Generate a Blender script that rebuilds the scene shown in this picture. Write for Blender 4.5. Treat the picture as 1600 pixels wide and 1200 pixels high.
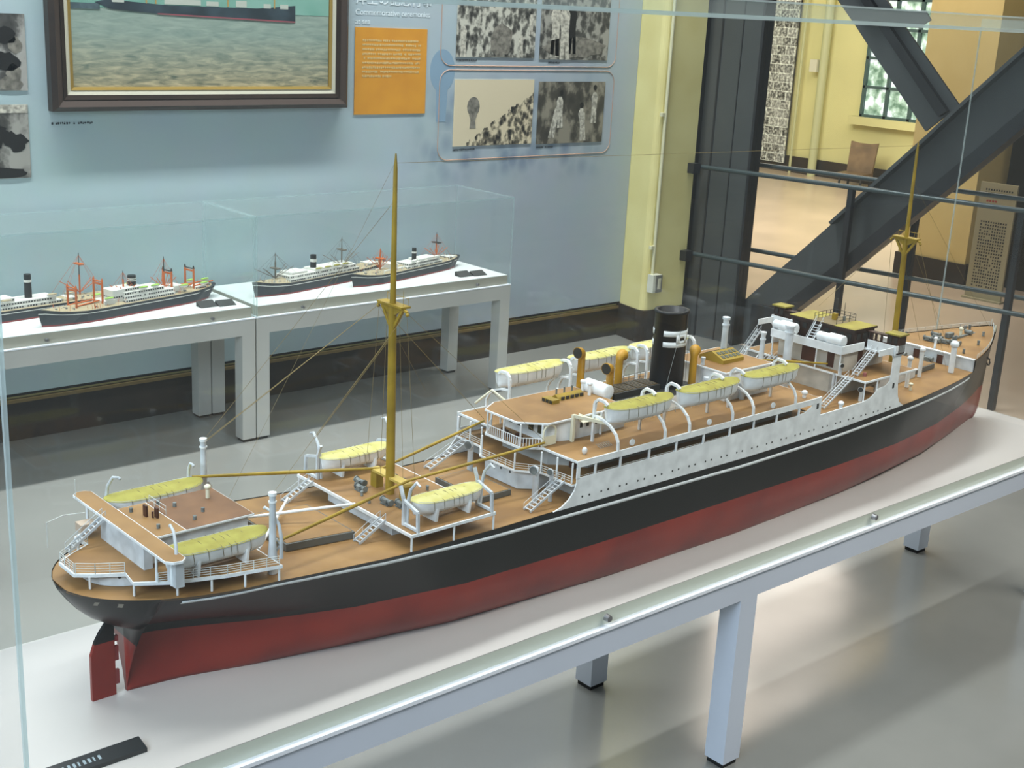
import bpy, math, random
from mathutils import Vector, Matrix
random.seed(7)
PI = math.pi
for o in list(bpy.data.objects): bpy.data.objects.remove(o, do_unlink=True)
SC = bpy.context.scene
COL = SC.collection

# ------------------------------------------------------------------ camera
yaw, pitch, roll = math.radians(41.8), math.radians(16.4), math.radians(3.04)
F = Vector((math.sin(yaw)*math.cos(pitch), math.cos(yaw)*math.cos(pitch), -math.sin(pitch)))
R0 = Vector((math.cos(yaw), -math.sin(yaw), 0)); U0 = R0.cross(F)
Rv = math.cos(roll)*R0 + math.sin(roll)*U0
Uv = -math.sin(roll)*R0 + math.cos(roll)*U0
cam_d = bpy.data.cameras.new('camera'); cam = bpy.data.objects.new('camera', cam_d); COL.objects.link(cam)
cam.matrix_world = Matrix(((Rv.x, Uv.x, -F.x, 0), (Rv.y, Uv.y, -F.y, 0), (Rv.z, Uv.z, -F.z, 1.8), (0, 0, 0, 1)))
cam_d.sensor_width = 36; cam_d.lens = 36*2024/1600; cam_d.clip_start = .05; cam_d.clip_end = 60
SC.camera = cam

# ------------------------------------------------------------------ world, lights, exposure
SC.view_settings.view_transform = 'Standard'; SC.view_settings.look = 'None'
SC.cycles.transparent_max_bounces = 64
SC.view_settings.exposure = 0.0; SC.view_settings.gamma = 1
W = bpy.data.worlds.new('world'); SC.world = W; W.use_nodes = True
bg = W.node_tree.nodes['Background']; bg.inputs[0].default_value = (.80, .93, 1.0, 1); bg.inputs[1].default_value = .10

def area(name, loc, target, sx, sy, power, col, spread=180):
    l = bpy.data.lights.new(name, 'AREA'); l.shape = 'RECTANGLE'; l.size = sx; l.size_y = sy
    l.energy = power; l.color = col; l.spread = math.radians(spread)
    o = bpy.data.objects.new(name, l); COL.objects.link(o); o.location = loc
    d = Vector(target) - Vector(loc); o.rotation_euler = d.to_track_quat('-Z', 'Y').to_euler()
    return o
area('ceiling_track_light', (2.2, 4.45, 3.6), (2.2, 4.65, 0), 6.5, .12, 135, (.97, .99, 1), 120)
area('ceiling_row_light', (2.3, 2.4, 3.6), (2.3, 2.4, 0), 5.0, .3, 46, (.95, .98, 1), 90)
area('window_light', (-1.8, .6, 2.9), (2.2, 2.4, .4), 2.4, 1.6, 50, (.72, .86, 1), 100)
area('ceiling_light', (3.4, .0, 3.5), (3.2, 1.0, 0), 3.4, .6, 36, (1, .96, .88), 100)
area('far_room_light', (9.3, 6.0, 3.6), (9.3, 6.0, 0), 4.5, 4.0, 260, (1, .87, .74))
area('far_wall_light', (8.0, 8.2, 3.2), (13, 8.6, 1.0), 2.5, 1.5, 130, (1, .96, .82))

# ------------------------------------------------------------------ materials
def lin(c):
    return tuple(((v/255)/12.92 if v/255 <= .04045 else (((v/255)+.055)/1.055)**2.4) for v in c) + (1,)
MATS = {}
def mat(name, c, rough=.5, metal=0, var=.0, scale=8, c2=None, bump=0, spec=.5, coords='Object', stretch=(1, 1, 1)):
    if name in MATS: return MATS[name]
    m = bpy.data.materials.new(name); m.use_nodes = True; nt = m.node_tree; N = nt.nodes; L = nt.links
    b = N['Principled BSDF']; b.inputs['Roughness'].default_value = rough; b.inputs['Metallic'].default_value = metal
    b.inputs['Specular IOR Level'].default_value = spec
    b.inputs['Base Color'].default_value = lin(c)
    if var or c2 or bump:
        tc = N.new('ShaderNodeTexCoord'); mp = N.new('ShaderNodeMapping'); mp.inputs['Scale'].default_value = stretch
        L.new(tc.outputs[coords], mp.inputs[0])
        nz = N.new('ShaderNodeTexNoise'); nz.inputs['Scale'].default_value = scale; nz.inputs['Detail'].default_value = 5
        L.new(mp.outputs[0], nz.inputs['Vector'])
        r = N.new('ShaderNodeValToRGB')
        a = c2 if c2 else tuple(max(0, v*(1-var)) for v in c)
        bb = c if c2 else tuple(min(255, v*(1+var*.5)) for v in c)
        r.color_ramp.elements[0].position = .36; r.color_ramp.elements[1].position = .64
        r.color_ramp.elements[0].color = lin(a); r.color_ramp.elements[1].color = lin(bb)
        L.new(nz.outputs[0], r.inputs[0]); L.new(r.outputs[0], b.inputs['Base Color'])
        if bump:
            bp = N.new('ShaderNodeBump'); bp.inputs['Strength'].default_value = bump; bp.inputs['Distance'].default_value = .002
            L.new(nz.outputs[0], bp.inputs['Height']); L.new(bp.outputs[0], b.inputs['Normal'])
    MATS[name] = m
    return m
WHITE = mat('model_white', (236, 240, 241), .45, var=.06, scale=30)
GREYW = mat('model_grey_white', (206, 212, 216), .5, var=.1, scale=25)
CREAM = mat('ivory', (226, 222, 196), .5)
DECK = mat('deck_planks', (160, 122, 72), .55, c2=(132, 97, 54), scale=10, stretch=(1, 1, 1))
DECKD = mat('deck_brown', (132, 94, 60), .6, c2=(112, 78, 50), scale=14)
OCHRE = mat('mast_ochre', (160, 132, 36), .45, var=.12, scale=20)
BUFF = mat('ventilator_buff', (186, 138, 30), .45, var=.1, scale=20)
COVER = mat('boat_cover', (166, 160, 72), .7, c2=(148, 140, 58), scale=28, bump=.3)
COVERP = mat('boat_cover_pale', (206, 200, 134), .7, c2=(188, 180, 100), scale=28, bump=.3)
ROOFY = mat('bridge_roof_green', (164, 152, 62), .6, c2=(138, 124, 52), scale=22)
BLACK = mat('funnel_black', (18, 19, 22), .45)
DARK = mat('dark_iron', (46, 46, 44), .55)
MAROON = mat('varnished_wood', (74, 40, 28), .5, var=.2, scale=40)
STEEL = mat('grey_fitting', (118, 124, 122), .5, var=.2, scale=60)
RIG = mat('rigging', (132, 114, 70), .7)
PALERIG = mat('pale_rail', (206, 210, 206), .5)

def hull_mat():
    m = bpy.data.materials.new('hull_paint'); m.use_nodes = True; N = m.node_tree.nodes; L = m.node_tree.links
    b = N['Principled BSDF']; b.inputs['Roughness'].default_value = .34; b.inputs['Specular IOR Level'].default_value = .35
    tc = N.new('ShaderNodeTexCoord'); sp = N.new('ShaderNodeSeparateXYZ'); L.new(tc.outputs['Object'], sp.inputs[0])
    mt = N.new('ShaderNodeMath'); mt.operation = 'GREATER_THAN'; mt.inputs[1].default_value = .109; L.new(sp.outputs[2], mt.inputs[0])
    nz = N.new('ShaderNodeTexNoise'); nz.inputs['Scale'].default_value = 7; nz.inputs['Detail'].default_value = 8
    L.new(tc.outputs['Object'], nz.inputs['Vector'])
    r1 = N.new('ShaderNodeValToRGB'); r1.color_ramp.elements[0].color = lin((124, 40, 36)); r1.color_ramp.elements[1].color = lin((148, 50, 40))
    r1.color_ramp.elements[0].position = .35; r1.color_ramp.elements[1].position = .65
    r2 = N.new('ShaderNodeValToRGB'); r2.color_ramp.elements[0].color = lin((12, 13, 15)); r2.color_ramp.elements[1].color = lin((22, 23, 25))
    L.new(nz.outputs[0], r1.inputs[0]); L.new(nz.outputs[0], r2.inputs[0])
    mx = N.new('ShaderNodeMix'); mx.data_type = 'RGBA'
    L.new(mt.outputs[0], mx.inputs[0]); L.new(r1.outputs[0], mx.inputs[6]); L.new(r2.outputs[0], mx.inputs[7])
    L.new(mx.outputs[2], b.inputs['Base Color'])
    return m
HULL = hull_mat()

def glass_mat(name, tint, refl=1.0, haze=0.0):
    m = bpy.data.materials.new(name); m.use_nodes = True; N = m.node_tree.nodes; L = m.node_tree.links
    N.remove(N['Principled BSDF']); out = N['Material Output']
    t = N.new('ShaderNodeBsdfTransparent'); t.inputs[0].default_value = tint
    g = N.new('ShaderNodeBsdfGlossy'); g.inputs['Roughness'].default_value = .02
    fr = N.new('ShaderNodeLayerWeight'); fr.inputs[0].default_value = .5
    p5 = N.new('ShaderNodeMath'); p5.operation = 'POWER'; p5.inputs[1].default_value = 5; L.new(fr.outputs['Facing'], p5.inputs[0])
    ml = N.new('ShaderNodeMath'); ml.operation = 'MULTIPLY_ADD'; ml.inputs[1].default_value = .9*refl; ml.inputs[2].default_value = .03*refl; L.new(p5.outputs[0], ml.inputs[0])
    mx = N.new('ShaderNodeMixShader'); L.new(ml.outputs[0], mx.inputs[0]); L.new(t.outputs[0], mx.inputs[1]); L.new(g.outputs[0], mx.inputs[2])
    last = mx
    if haze:
        d = N.new('ShaderNodeBsdfDiffuse'); d.inputs[0].default_value = (.8, .86, .86, 1)
        m2 = N.new('ShaderNodeMixShader'); m2.inputs[0].default_value = haze
        L.new(mx.outputs[0], m2.inputs[1]); L.new(d.outputs[0], m2.inputs[2]); last = m2
    L.new(last.outputs[0], out.inputs['Surface'])
    return m
GLASS = glass_mat('case_glass', (.99, .998, .995, 1), .6, .008)
ACRYL = glass_mat('acrylic', (.985, .997, .995, 1), .5, .02)
EDGE = glass_mat('glass_edge', (.86, .95, .95, 1), .5, .35)
EDGEA = glass_mat('acrylic_edge', (.93, .98, .98, 1), .5, .12)

# ------------------------------------------------------------------ mesh builder
class MB:
    def __init__(s): s.v = []; s.f = []; s.m = []; s.mi = 0; s.sm = []
    def add(s, vs, fs, smooth=False):
        k = len(s.v); s.v += [tuple(p) for p in vs]
        for f in fs: s.f.append([i+k for i in f]); s.m.append(s.mi); s.sm.append(smooth)
        return s
    def box(s, x0, x1, y0, y1, z0, z1):
        return s.add([(x0,y0,z0),(x1,y0,z0),(x1,y1,z0),(x0,y1,z0),(x0,y0,z1),(x1,y0,z1),(x1,y1,z1),(x0,y1,z1)],
              [(0,3,2,1),(4,5,6,7),(0,1,5,4),(1,2,6,5),(2,3,7,6),(3,0,4,7)])
    def prism(s, pts, z0, z1):      # polygon in xy, extruded along z
        n = len(pts)
        a = sum(pts[i][0]*pts[(i+1) % n][1]-pts[(i+1) % n][0]*pts[i][1] for i in range(n))
        if a < 0: pts = pts[::-1]
        zf = (lambda p: z0) if not callable(z0) else z0
        zg = (lambda p: z1) if not callable(z1) else z1
        vs = [(p[0], p[1], zf(p)) for p in pts]+[(p[0], p[1], zg(p)) for p in pts]
        return s.add(vs, [list(range(n))[::-1], list(range(n, 2*n))]+[(i, (i+1) % n, n+(i+1) % n, n+i) for i in range(n)])
    def prismy(s, pts, y0, y1):     # polygon in xz, extruded along y
        n = len(pts); vs = [(p[0], y0, p[1]) for p in pts]+[(p[0], y1, p[1]) for p in pts]
        return s.add(vs, [list(range(n)), list(range(n, 2*n))[::-1]]+[(i, n+i, n+(i+1) % n, (i+1) % n) for i in range(n)])
    def prismx(s, pts, x0, x1):     # polygon in yz, extruded along x
        n = len(pts); vs = [(x0, p[0], p[1]) for p in pts]+[(x1, p[0], p[1]) for p in pts]
        return s.add(vs, [list(range(n)), list(range(n, 2*n))[::-1]]+[(i, n+i, n+(i+1) % n, (i+1) % n) for i in range(n)])
    def tube(s, pts, r, n=8, cap=True):
        P = [Vector(p) for p in pts]; k = len(P); rr = r if isinstance(r, (list, tuple)) else [r]*k
        rings = []; ref = None
        for i, p in enumerate(P):
            d = (P[min(i+1, k-1)]-P[max(i-1, 0)]).normalized()
            if ref is None: ref = Vector((0, 0, 1)) if abs(d.z) < .9 else Vector((1, 0, 0))
            u = d.cross(ref).normalized(); w = u.cross(d).normalized(); ref = w
            rings.append([p+(u*math.cos(2*PI*j/n)+w*math.sin(2*PI*j/n))*rr[i] for j in range(n)])
        vs = [q for rg in rings for q in rg]
        fs = [(i*n+j, i*n+(j+1) % n, (i+1)*n+(j+1) % n, (i+1)*n+j) for i in range(k-1) for j in range(n)]
        s.add(vs, fs, n > 5)
        if cap: s.add(rings[0], [list(range(n))]); s.add(rings[-1], [list(range(n))[::-1]])
        return s
    def bar(s, a, b, w, h):         # square bar between two points
        a = Vector(a); b = Vector(b); d = (b-a).normalized()
        up = Vector((0, 0, 1)) if abs(d.z) < .95 else Vector((1, 0, 0))
        u = d.cross(up).normalized()*w/2; v = u.cross(d).normalized()*h/2
        q = [-u-v, u-v, u+v, -u+v]
        return s.add([a+t for t in q]+[b+t for t in q], [(0,3,2,1),(4,5,6,7),(0,1,5,4),(1,2,6,5),(2,3,7,6),(3,0,4,7)])
    def disc(s, c, ax, r, h, n=16):
        c = Vector(c); ax = Vector(ax).normalized()
        return s.tube([c-ax*h/2, c+ax*h/2], r, n)
    def ball(s, c, rx, ry, rz, n=12, m=8):
        vs = []; fs = []
        for i in range(m+1):
            t = PI*i/m
            for j in range(n):
                a = 2*PI*j/n; vs.append((c[0]+rx*math.sin(t)*math.cos(a), c[1]+ry*math.sin(t)*math.sin(a), c[2]+rz*math.cos(t)))
        for i in range(m):
            for j in range(n): fs.append((i*n+j, (i+1)*n+j, (i+1)*n+(j+1) % n, i*n+(j+1) % n))
        return s.add(vs, fs, True)
    def rail(s, pts, h, bars=3, r=.0007, step=.03, pr=.0009):
        P = [Vector(p) for p in pts]
        for i in range(len(P)-1):
            a, b = P[i], P[i+1]; L = (b-a).length; n = max(1, int(round(L/step)))
            for k in range(n+1):
                q = a.lerp(b, k/n); s.tube([q, q+Vector((0, 0, h))], pr, 4)
            for k in range(bars):
                z = Vector((0, 0, h*(k+1)/bars)); s.tube([a+z, b+z], r, 4)
        return s
    def build(s, name, mats, parent=None, loc=None, rz=0):
        me = bpy.data.meshes.new(name); me.from_pydata(s.v, [], s.f)
        if not isinstance(mats, (list, tuple)): mats = [mats]
        for m in mats: me.materials.append(m)
        for i, p in enumerate(me.polygons): p.material_index = s.m[i]; p.use_smooth = s.sm[i]
        me.update()
        o = bpy.data.objects.new(name, me); COL.objects.link(o)
        if parent: o.parent = parent
        if loc: o.location = loc
        if rz: o.rotation_euler = (0, 0, rz)
        return o
def box(name, m, x0, x1, y0, y1, z0, z1, parent=None): return MB().box(x0, x1, y0, y1, z0, z1).build(name, m, parent)
def tag(o, label=None, cat=None, group=None, kind=None):
    if label: o['label'] = label
    if cat: o['category'] = cat
    if group: o['group'] = group
    if kind: o['kind'] = kind
    return o
def empty(name, loc, rz=0):
    o = bpy.data.objects.new(name, None); COL.objects.link(o); o.location = loc; o.rotation_euler = (0, 0, rz); o.empty_display_size = .05
    return o
def copy(o, parent=None, loc=None):
    c = o.copy(); COL.objects.link(c)
    if parent: c.parent = parent
    if loc is not None: c.location = loc
    return c
def copy_tree(o, parent=None, loc=None):
    c = copy(o, parent, loc)
    for ch in list(o.children): copy_tree(ch, c)
    return c
def interp(x, T):
    if x <= T[0][0]: return T[0][1]
    for (a, b), (c, d) in zip(T, T[1:]):
        if x <= c:
            t = (x-a)/(c-a); return b+(d-b)*t
    return T[-1][1]

# ================================================================== SETTING
def floor_mat():
    m = bpy.data.materials.new('floor_vinyl'); m.use_nodes = True; N = m.node_tree.nodes; L = m.node_tree.links
    b = N['Principled BSDF']; tc = N.new('ShaderNodeTexCoord')
    nz = N.new('ShaderNodeTexNoise'); nz.inputs['Scale'].default_value = 1.3; nz.inputs['Detail'].default_value = 6; L.new(tc.outputs['Object'], nz.inputs[0])
    r = N.new('ShaderNodeValToRGB'); r.color_ramp.elements[0].color = lin((126, 127, 122)); r.color_ramp.elements[1].color = lin((142, 142, 136))
    r.color_ramp.elements[0].position = .3; r.color_ramp.elements[1].position = .7
    L.new(nz.outputs[0], r.inputs[0])
    L.new(r.outputs[0], b.inputs['Base Color'])
    n2 = N.new('ShaderNodeTexNoise'); n2.inputs['Scale'].default_value = 3.0; L.new(tc.outputs['Object'], n2.inputs[0])
    mr = N.new('ShaderNodeMapRange'); mr.inputs[3].default_value = .10; mr.inputs[4].default_value = .24
    L.new(n2.outputs[0], mr.inputs[0]); L.new(mr.outputs[0], b.inputs['Roughness'])
    b.inputs['Specular IOR Level'].default_value = .9
    return m
FLOOR = floor_mat()
tag(box('floor', FLOOR, -5, 5.72, -4, 5.2, -.1, 0), kind='structure')
tag(box('floor', mat('far_floor', (206, 186, 164), .28, var=.06, scale=1.5, spec=.6), 5.72, 13.3, -4, 12, -.1, 0), kind='structure')

def mural_mat():
    m = bpy.data.materials.new('wall_graphic'); m.use_nodes = True; N = m.node_tree.nodes; L = m.node_tree.links
    b = N['Principled BSDF']; b.inputs['Roughness'].default_value = .5; b.inputs['Specular IOR Level'].default_value = .3
    tc = N.new('ShaderNodeTexCoord'); sp = N.new('ShaderNodeSeparateXYZ'); L.new(tc.outputs['Object'], sp.inputs[0])
    mr = N.new('ShaderNodeMapRange'); mr.inputs[1].default_value = 2.2; mr.inputs[2].default_value = 4.6; L.new(sp.outputs[0], mr.inputs[0])
    mx = N.new('ShaderNodeMix'); mx.data_type = 'RGBA'; mx.inputs[6].default_value = lin((186, 208, 212)); mx.inputs[7].default_value = lin((178, 190, 200))
    L.new(mr.outputs[0], mx.inputs[0])
    # pale printed crowd of the graphic, low on the right
    mp = N.new('ShaderNodeMapping'); mp.inputs['Scale'].default_value = (1, 1, .8); L.new(tc.outputs['Object'], mp.inputs[0])
    vo = N.new('ShaderNodeTexVoronoi'); vo.inputs['Scale'].default_value = 13; L.new(mp.outputs[0], vo.inputs[0])
    n2 = N.new('ShaderNodeTexNoise'); n2.inputs['Scale'].default_value = 5; n2.inputs['Detail'].default_value = 4; L.new(tc.outputs['Object'], n2.inputs[0])
    r = N.new('ShaderNodeValToRGB'); r.color_ramp.elements[0].color = (1, 1, 1, 1); r.color_ramp.elements[1].color = (0, 0, 0, 1)
    r.color_ramp.elements[0].position = .2; r.color_ramp.elements[1].position = .75; L.new(vo.outputs[0], r.inputs[0])
    def win(sock, a, bb, c, d):
        p = N.new('ShaderNodeMapRange'); p.interpolation_type = 'SMOOTHSTEP'; p.inputs[1].default_value = a; p.inputs[2].default_value = bb; L.new(sock, p.inputs[0])
        q = N.new('ShaderNodeMapRange'); q.interpolation_type = 'SMOOTHSTEP'; q.inputs[1].default_value = d; q.inputs[2].default_value = c; L.new(sock, q.inputs[0])
        k = N.new('ShaderNodeMath'); k.operation = 'MULTIPLY'; L.new(p.outputs[0], k.inputs[0]); L.new(q.outputs[0], k.inputs[1]); return k
    wx = win(sp.outputs[0], 3.65, 4.0, 4.95, 5.1); wz = win(sp.outputs[2], .88, 1.05, 1.18, 1.6)
    k = N.new('ShaderNodeMath'); k.operation = 'MULTIPLY'; L.new(wx.outputs[0], k.inputs[0]); L.new(wz.outputs[0], k.inputs[1])
    k2 = N.new('ShaderNodeMath'); k2.operation = 'MULTIPLY'; L.new(k.outputs[0], k2.inputs[0]); L.new(r.outputs[0], k2.inputs[1])
    k3 = N.new('ShaderNodeMath'); k3.operation = 'MULTIPLY'; L.new(k2.outputs[0], k3.inputs[0]); k3.inputs[1].default_value = .6
    m2 = N.new('ShaderNodeMix'); m2.data_type = 'RGBA'; L.new(k3.outputs[0], m2.inputs[0]); L.new(mx.outputs[2], m2.inputs[6]); m2.inputs[7].default_value = lin((96, 122, 150))
    m3 = N.new('ShaderNodeMix'); m3.data_type = 'RGBA'; m3.blend_type = 'MULTIPLY'; m3.inputs[0].default_value = .18
    L.new(m2.outputs[2], m3.inputs[6]); L.new(n2.outputs[1], m3.inputs[7])
    m3.inputs[0].default_value = .12
    L.new(m3.outputs[2], b.inputs['Base Color'])
    return m
DADO = mat('dark_dado', (54, 44, 36), .5, c2=(40, 34, 30), scale=5)
PLASTER = mat('yellow_plaster', (238, 228, 162), .8, c2=(228, 216, 148), scale=4, bump=.15)
tag(box('wall_back', PLASTER, -5, 5.6, 5.02, 5.2, 0, 4), kind='structure')
tag(box('trim_1', mural_mat(), -4.6, 5.262, 5.0, 5.016, .197, 3.6), kind='structure')
tag(box('trim_2', mat('panel_shadow_gap', (26, 26, 26), .7), -4.6, 5.272, 5.004, 5.021, .185, 3.61), kind='structure')
tag(box('baseboard_back', DADO, -5, 5.262, 5.004, 5.04, 0, .158), kind='structure')
tag(box('trim_3', mat('ochre_moulding', (120, 100, 58), .6), -5, 5.262, 4.998, 5.03, .158, .172), kind='structure')
# square yellow plaster pillar at the end of the graphic wall
c = MB(); r = .035
prof = [(5.28, 5.1)]+[(5.235+r-r*math.cos(a), 4.79+r-r*math.sin(a)) for a in [i*PI/10 for i in range(6)]]+[(5.555, 4.79), (5.555, 5.1)]
c.prism(prof, .187, 4.0); c.build('wall_pillar', PLASTER)['kind'] = 'structure'
c = MB(); c.prism([(5.27, 5.1), (5.228, 4.84), (5.24, 4.79), (5.262, 4.782), (5.56, 4.782), (5.56, 5.1)], 0, .187)
tag(c.build('baseboard_pillar', DADO), kind='structure')

# steel structure of the opening --------------------------------------------
DX = Vector((.14, -1, 0)).normalized(); NX = Vector((1, .14, 0)).normalized()
def op(s_, off, z): p = Vector((5.55, 4.78, 0)) + DX*s_*1.0098 + NX*off; return Vector((p.x, p.y, z))
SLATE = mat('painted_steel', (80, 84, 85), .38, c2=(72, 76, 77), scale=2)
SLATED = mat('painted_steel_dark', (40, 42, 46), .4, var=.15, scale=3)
def plate(mb, poly, off, th):   # polygon (s, z) on the opening plane
    n = len(poly); a = [op(s_, off, z) for s_, z in poly]; b = [p+NX*th for p in a]
    mb.add(a+b, [list(range(n)), list(range(n, 2*n))[::-1]]+[(i, n+i, n+(i+1) % n, (i+1) % n) for i in range(n)])
col = empty('steel_column', op(.15, .12, 0)); iv = -Vector(col.location)
tag(col, 'dark slate painted steel column standing beside the yellow plaster pillar', 'column')
def under(mb, name, m, parent):
    o = mb.build(name, m, parent); o.location = -Vector(parent.location); return o
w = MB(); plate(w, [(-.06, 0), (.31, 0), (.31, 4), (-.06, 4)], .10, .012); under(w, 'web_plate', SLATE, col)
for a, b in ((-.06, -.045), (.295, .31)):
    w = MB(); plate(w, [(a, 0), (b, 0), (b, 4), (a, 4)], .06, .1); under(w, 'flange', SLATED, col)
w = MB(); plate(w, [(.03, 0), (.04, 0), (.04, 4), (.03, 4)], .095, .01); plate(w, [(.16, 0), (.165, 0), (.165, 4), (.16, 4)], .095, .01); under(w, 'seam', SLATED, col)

br = empty('steel_cross_brace', op(.3, .12, 0))
tag(br, 'large dark grey riveted steel diagonal brace crossing the opening behind the railings', 'brace')
A_up = [(.30, .25), (.792, .775), (1.244, 1.265), (1.38, 1.42), (1.639, 1.70), (2.4, 2.52)]
A_lo = [(2.4, 2.06), (1.70, 1.33), (1.545, 1.165), (1.415, 1.03), (.936, .53), (.667, .27), (.40, 0), (.30, 0)]
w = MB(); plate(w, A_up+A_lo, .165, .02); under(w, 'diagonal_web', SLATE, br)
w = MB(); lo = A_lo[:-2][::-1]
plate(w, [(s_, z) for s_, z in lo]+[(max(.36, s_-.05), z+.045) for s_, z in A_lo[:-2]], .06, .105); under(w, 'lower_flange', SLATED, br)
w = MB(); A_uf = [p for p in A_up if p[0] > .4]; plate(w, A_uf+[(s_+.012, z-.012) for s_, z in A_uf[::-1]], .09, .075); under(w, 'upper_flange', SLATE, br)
w = MB(); plate(w, [(.50, 2.08), (.791, 1.773), (.906, 1.643), (1.231, 1.29), (1.38, 1.43), (1.048, 1.785), (.76, 2.1)], .13, .02); under(w, 'counter_diagonal', SLATE, br)
w = MB(); plate(w, [(.64, 2.09), (.93, 1.78), (1.30, 1.37), (1.34, 1.40), (.97, 1.80), (.69, 2.09)], .09, .045); under(w, 'counter_flange', SLATED, br)
w = MB(); plate(w, [(.83, 1.86), (1.17, 1.86), (1.20, 1.82), (1.14, 1.78), (.88, 1.78), (.80, 1.83)], .08, .02); under(w, 'gusset_plate', SLATE, br)
w = MB(); plate(w, [(.36, 0), (.9, 0), (.9, .13), (.6, .26), (.36, .24)], .145, .03); under(w, 'foot_plate', SLATED, br)

RAILM = mat('rail_grey', (74, 86, 88), .35, .3)
def railing(off, z1, z2, posts, label, brackets):
    root = empty('guard_railing', op(.9, off, 0)); tag(root, label, 'railing')
    for z in (z1, z2):
        w = MB(); w.tube([op(0, off, z), op(3.2, off, z+.01)], .0125, 10); under(w, 'rail', RAILM, root)
    for s_ in posts:
        w = MB(); w.bar(op(s_, off+.012, 0), op(s_, off+.012, z1), .03, .03); under(w, 'post', SLATED, root)
    if brackets:
        for z in (z1, z2):
            w = MB(); w.box(5.50, 5.555, 4.745, 4.79, z-.035, z+.02); w.tube([(5.555, 4.765, z), op(.02, off, z)], .016, 8); under(w, 'wall_bracket', SLATED, root)
railing(.02, .978, .488, (.93, 1.80, 2.75), 'near grey pipe railing bracketed to the yellow plaster pillar', True)
railing(.27, 1.0, .52, (1.18, 2.0, 2.8), 'far thin dark pipe railing beyond the cross brace', False)

# electrical switch and conduit on the pillar
sw = empty('switch_box', (5.275, 4.79, .345)); tag(sw, 'white surface switch box with grey frame on the yellow pillar', 'switch')
MB().box(-.027, .04, -.045, 0, -.05, .05).build('housing', mat('switch_white', (222, 222, 204), .5), sw)
MB().box(-.008, .041, -.05, -.0452, -.048, .048).build('face_frame', mat('switch_grey', (120, 120, 112), .5), sw)
MB().box(.006, .026, -.054, -.0502, -.03, .03).build('rocker', mat('switch_cream', (220, 216, 190), .4), sw)
cd = empty('cable_conduit', (5.268, 4.775, .395)); tag(cd, 'cream vertical cable conduit running up the yellow pillar', 'conduit')
w = MB().tube([(0, 0, 0), (0, 0, 3.4)], .009, 10); w.build('pipe', mat('conduit_cream', (224, 220, 182), .5), cd)
for z in (.14, .86):
    MB().box(-.03, .008, -.006, .015, z, z+.02).build('pipe_clip', MATS['conduit_cream'], cd)

# far room ------------------------------------------------------------------
FW = mat('far_wall_plaster', (222, 218, 158), .8, var=.05, scale=1)
tag(box('wall_right', FW, 13, 13.2, 2, 12, 0, 4.5), kind='structure')
tag(box('baseboard_right', DADO, 12.96, 13, 2, 12, 0, .19), kind='structure')
tag(box('wall_far', FW, 5.8, 13.2, 11.5, 11.7, 0, 4.5), kind='structure')
YC = mat('yellow_column', (246, 224, 156), .75, c2=(238, 214, 144), scale=3)
yc = empty('wall_column', (8.7, 5.0, 0)); tag(yc, kind='structure')
MB().box(-.2, .3, -.28, .27, .165, 4.2).build('shaft', YC, yc)
MB().box(-.215, .31, -.3, .285, 0, .165).build('dado', DADO, yc)
dc = empty('steel_stanchion', (9.0, 4.2, 0)); tag(dc, 'wide black steel stanchion behind the punched notice board', 'column')
MB().box(-.2, .2, -1.2, .46, 0, 4.2).build('shaft', mat('black_steel', (38, 36, 34), .5), dc)
# window with greenery outside
def leaf_mat():
    m = bpy.data.materials.new('outdoor_view'); m.use_nodes = True; N = m.node_tree.nodes; L = m.node_tree.links
    b = N['Principled BSDF']; tc = N.new('ShaderNodeTexCoord'); nz = N.new('ShaderNodeTexNoise'); nz.inputs['Scale'].default_value = 9; nz.inputs['Detail'].default_value = 6
    L.new(tc.outputs['Object'], nz.inputs[0]); r = N.new('ShaderNodeValToRGB')
    e = r.color_ramp.elements; e[0].position = .35; e[0].color = lin((84, 116, 96)); e[1].position = .62; e[1].color = lin((235, 240, 250))
    x = e.new(.5); x.color = lin((160, 186, 170)); L.new(nz.outputs[0], r.inputs[0])
    L.new(r.outputs[0], b.inputs['Emission Color']); b.inputs['Emission Strength'].default_value = .9; L.new(r.outputs[0], b.inputs['Base Color'])
    return m
wn = empty('window_1', (12.99, 8.3, .75)); tag(wn, kind='structure')
MB().box(-.01, 0, -.5, .45, 0, 2).build('pane', leaf_mat(), wn)
GF = mat('window_green_frame', (66, 92, 92), .5); w = MB()
for y in (-.5, -.19, .12, .43): w.box(-.05, -.011, y, y+.035, 0, 2)
for z in (0, .32, .64, .96, 1.28, 1.6): w.box(-.05, -.011, -.5, .46, z, z+.03)
w.build('window_frame', GF, wn)
MB().box(-.12, .0, -.6, .56, -.09, 0).build('window_sill', FW, wn)
MB().box(-.09, -.051, -.62, -.5, -.04, 2.1).build('casing', mat('casing_white', (206, 214, 224), .5), wn)
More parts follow.
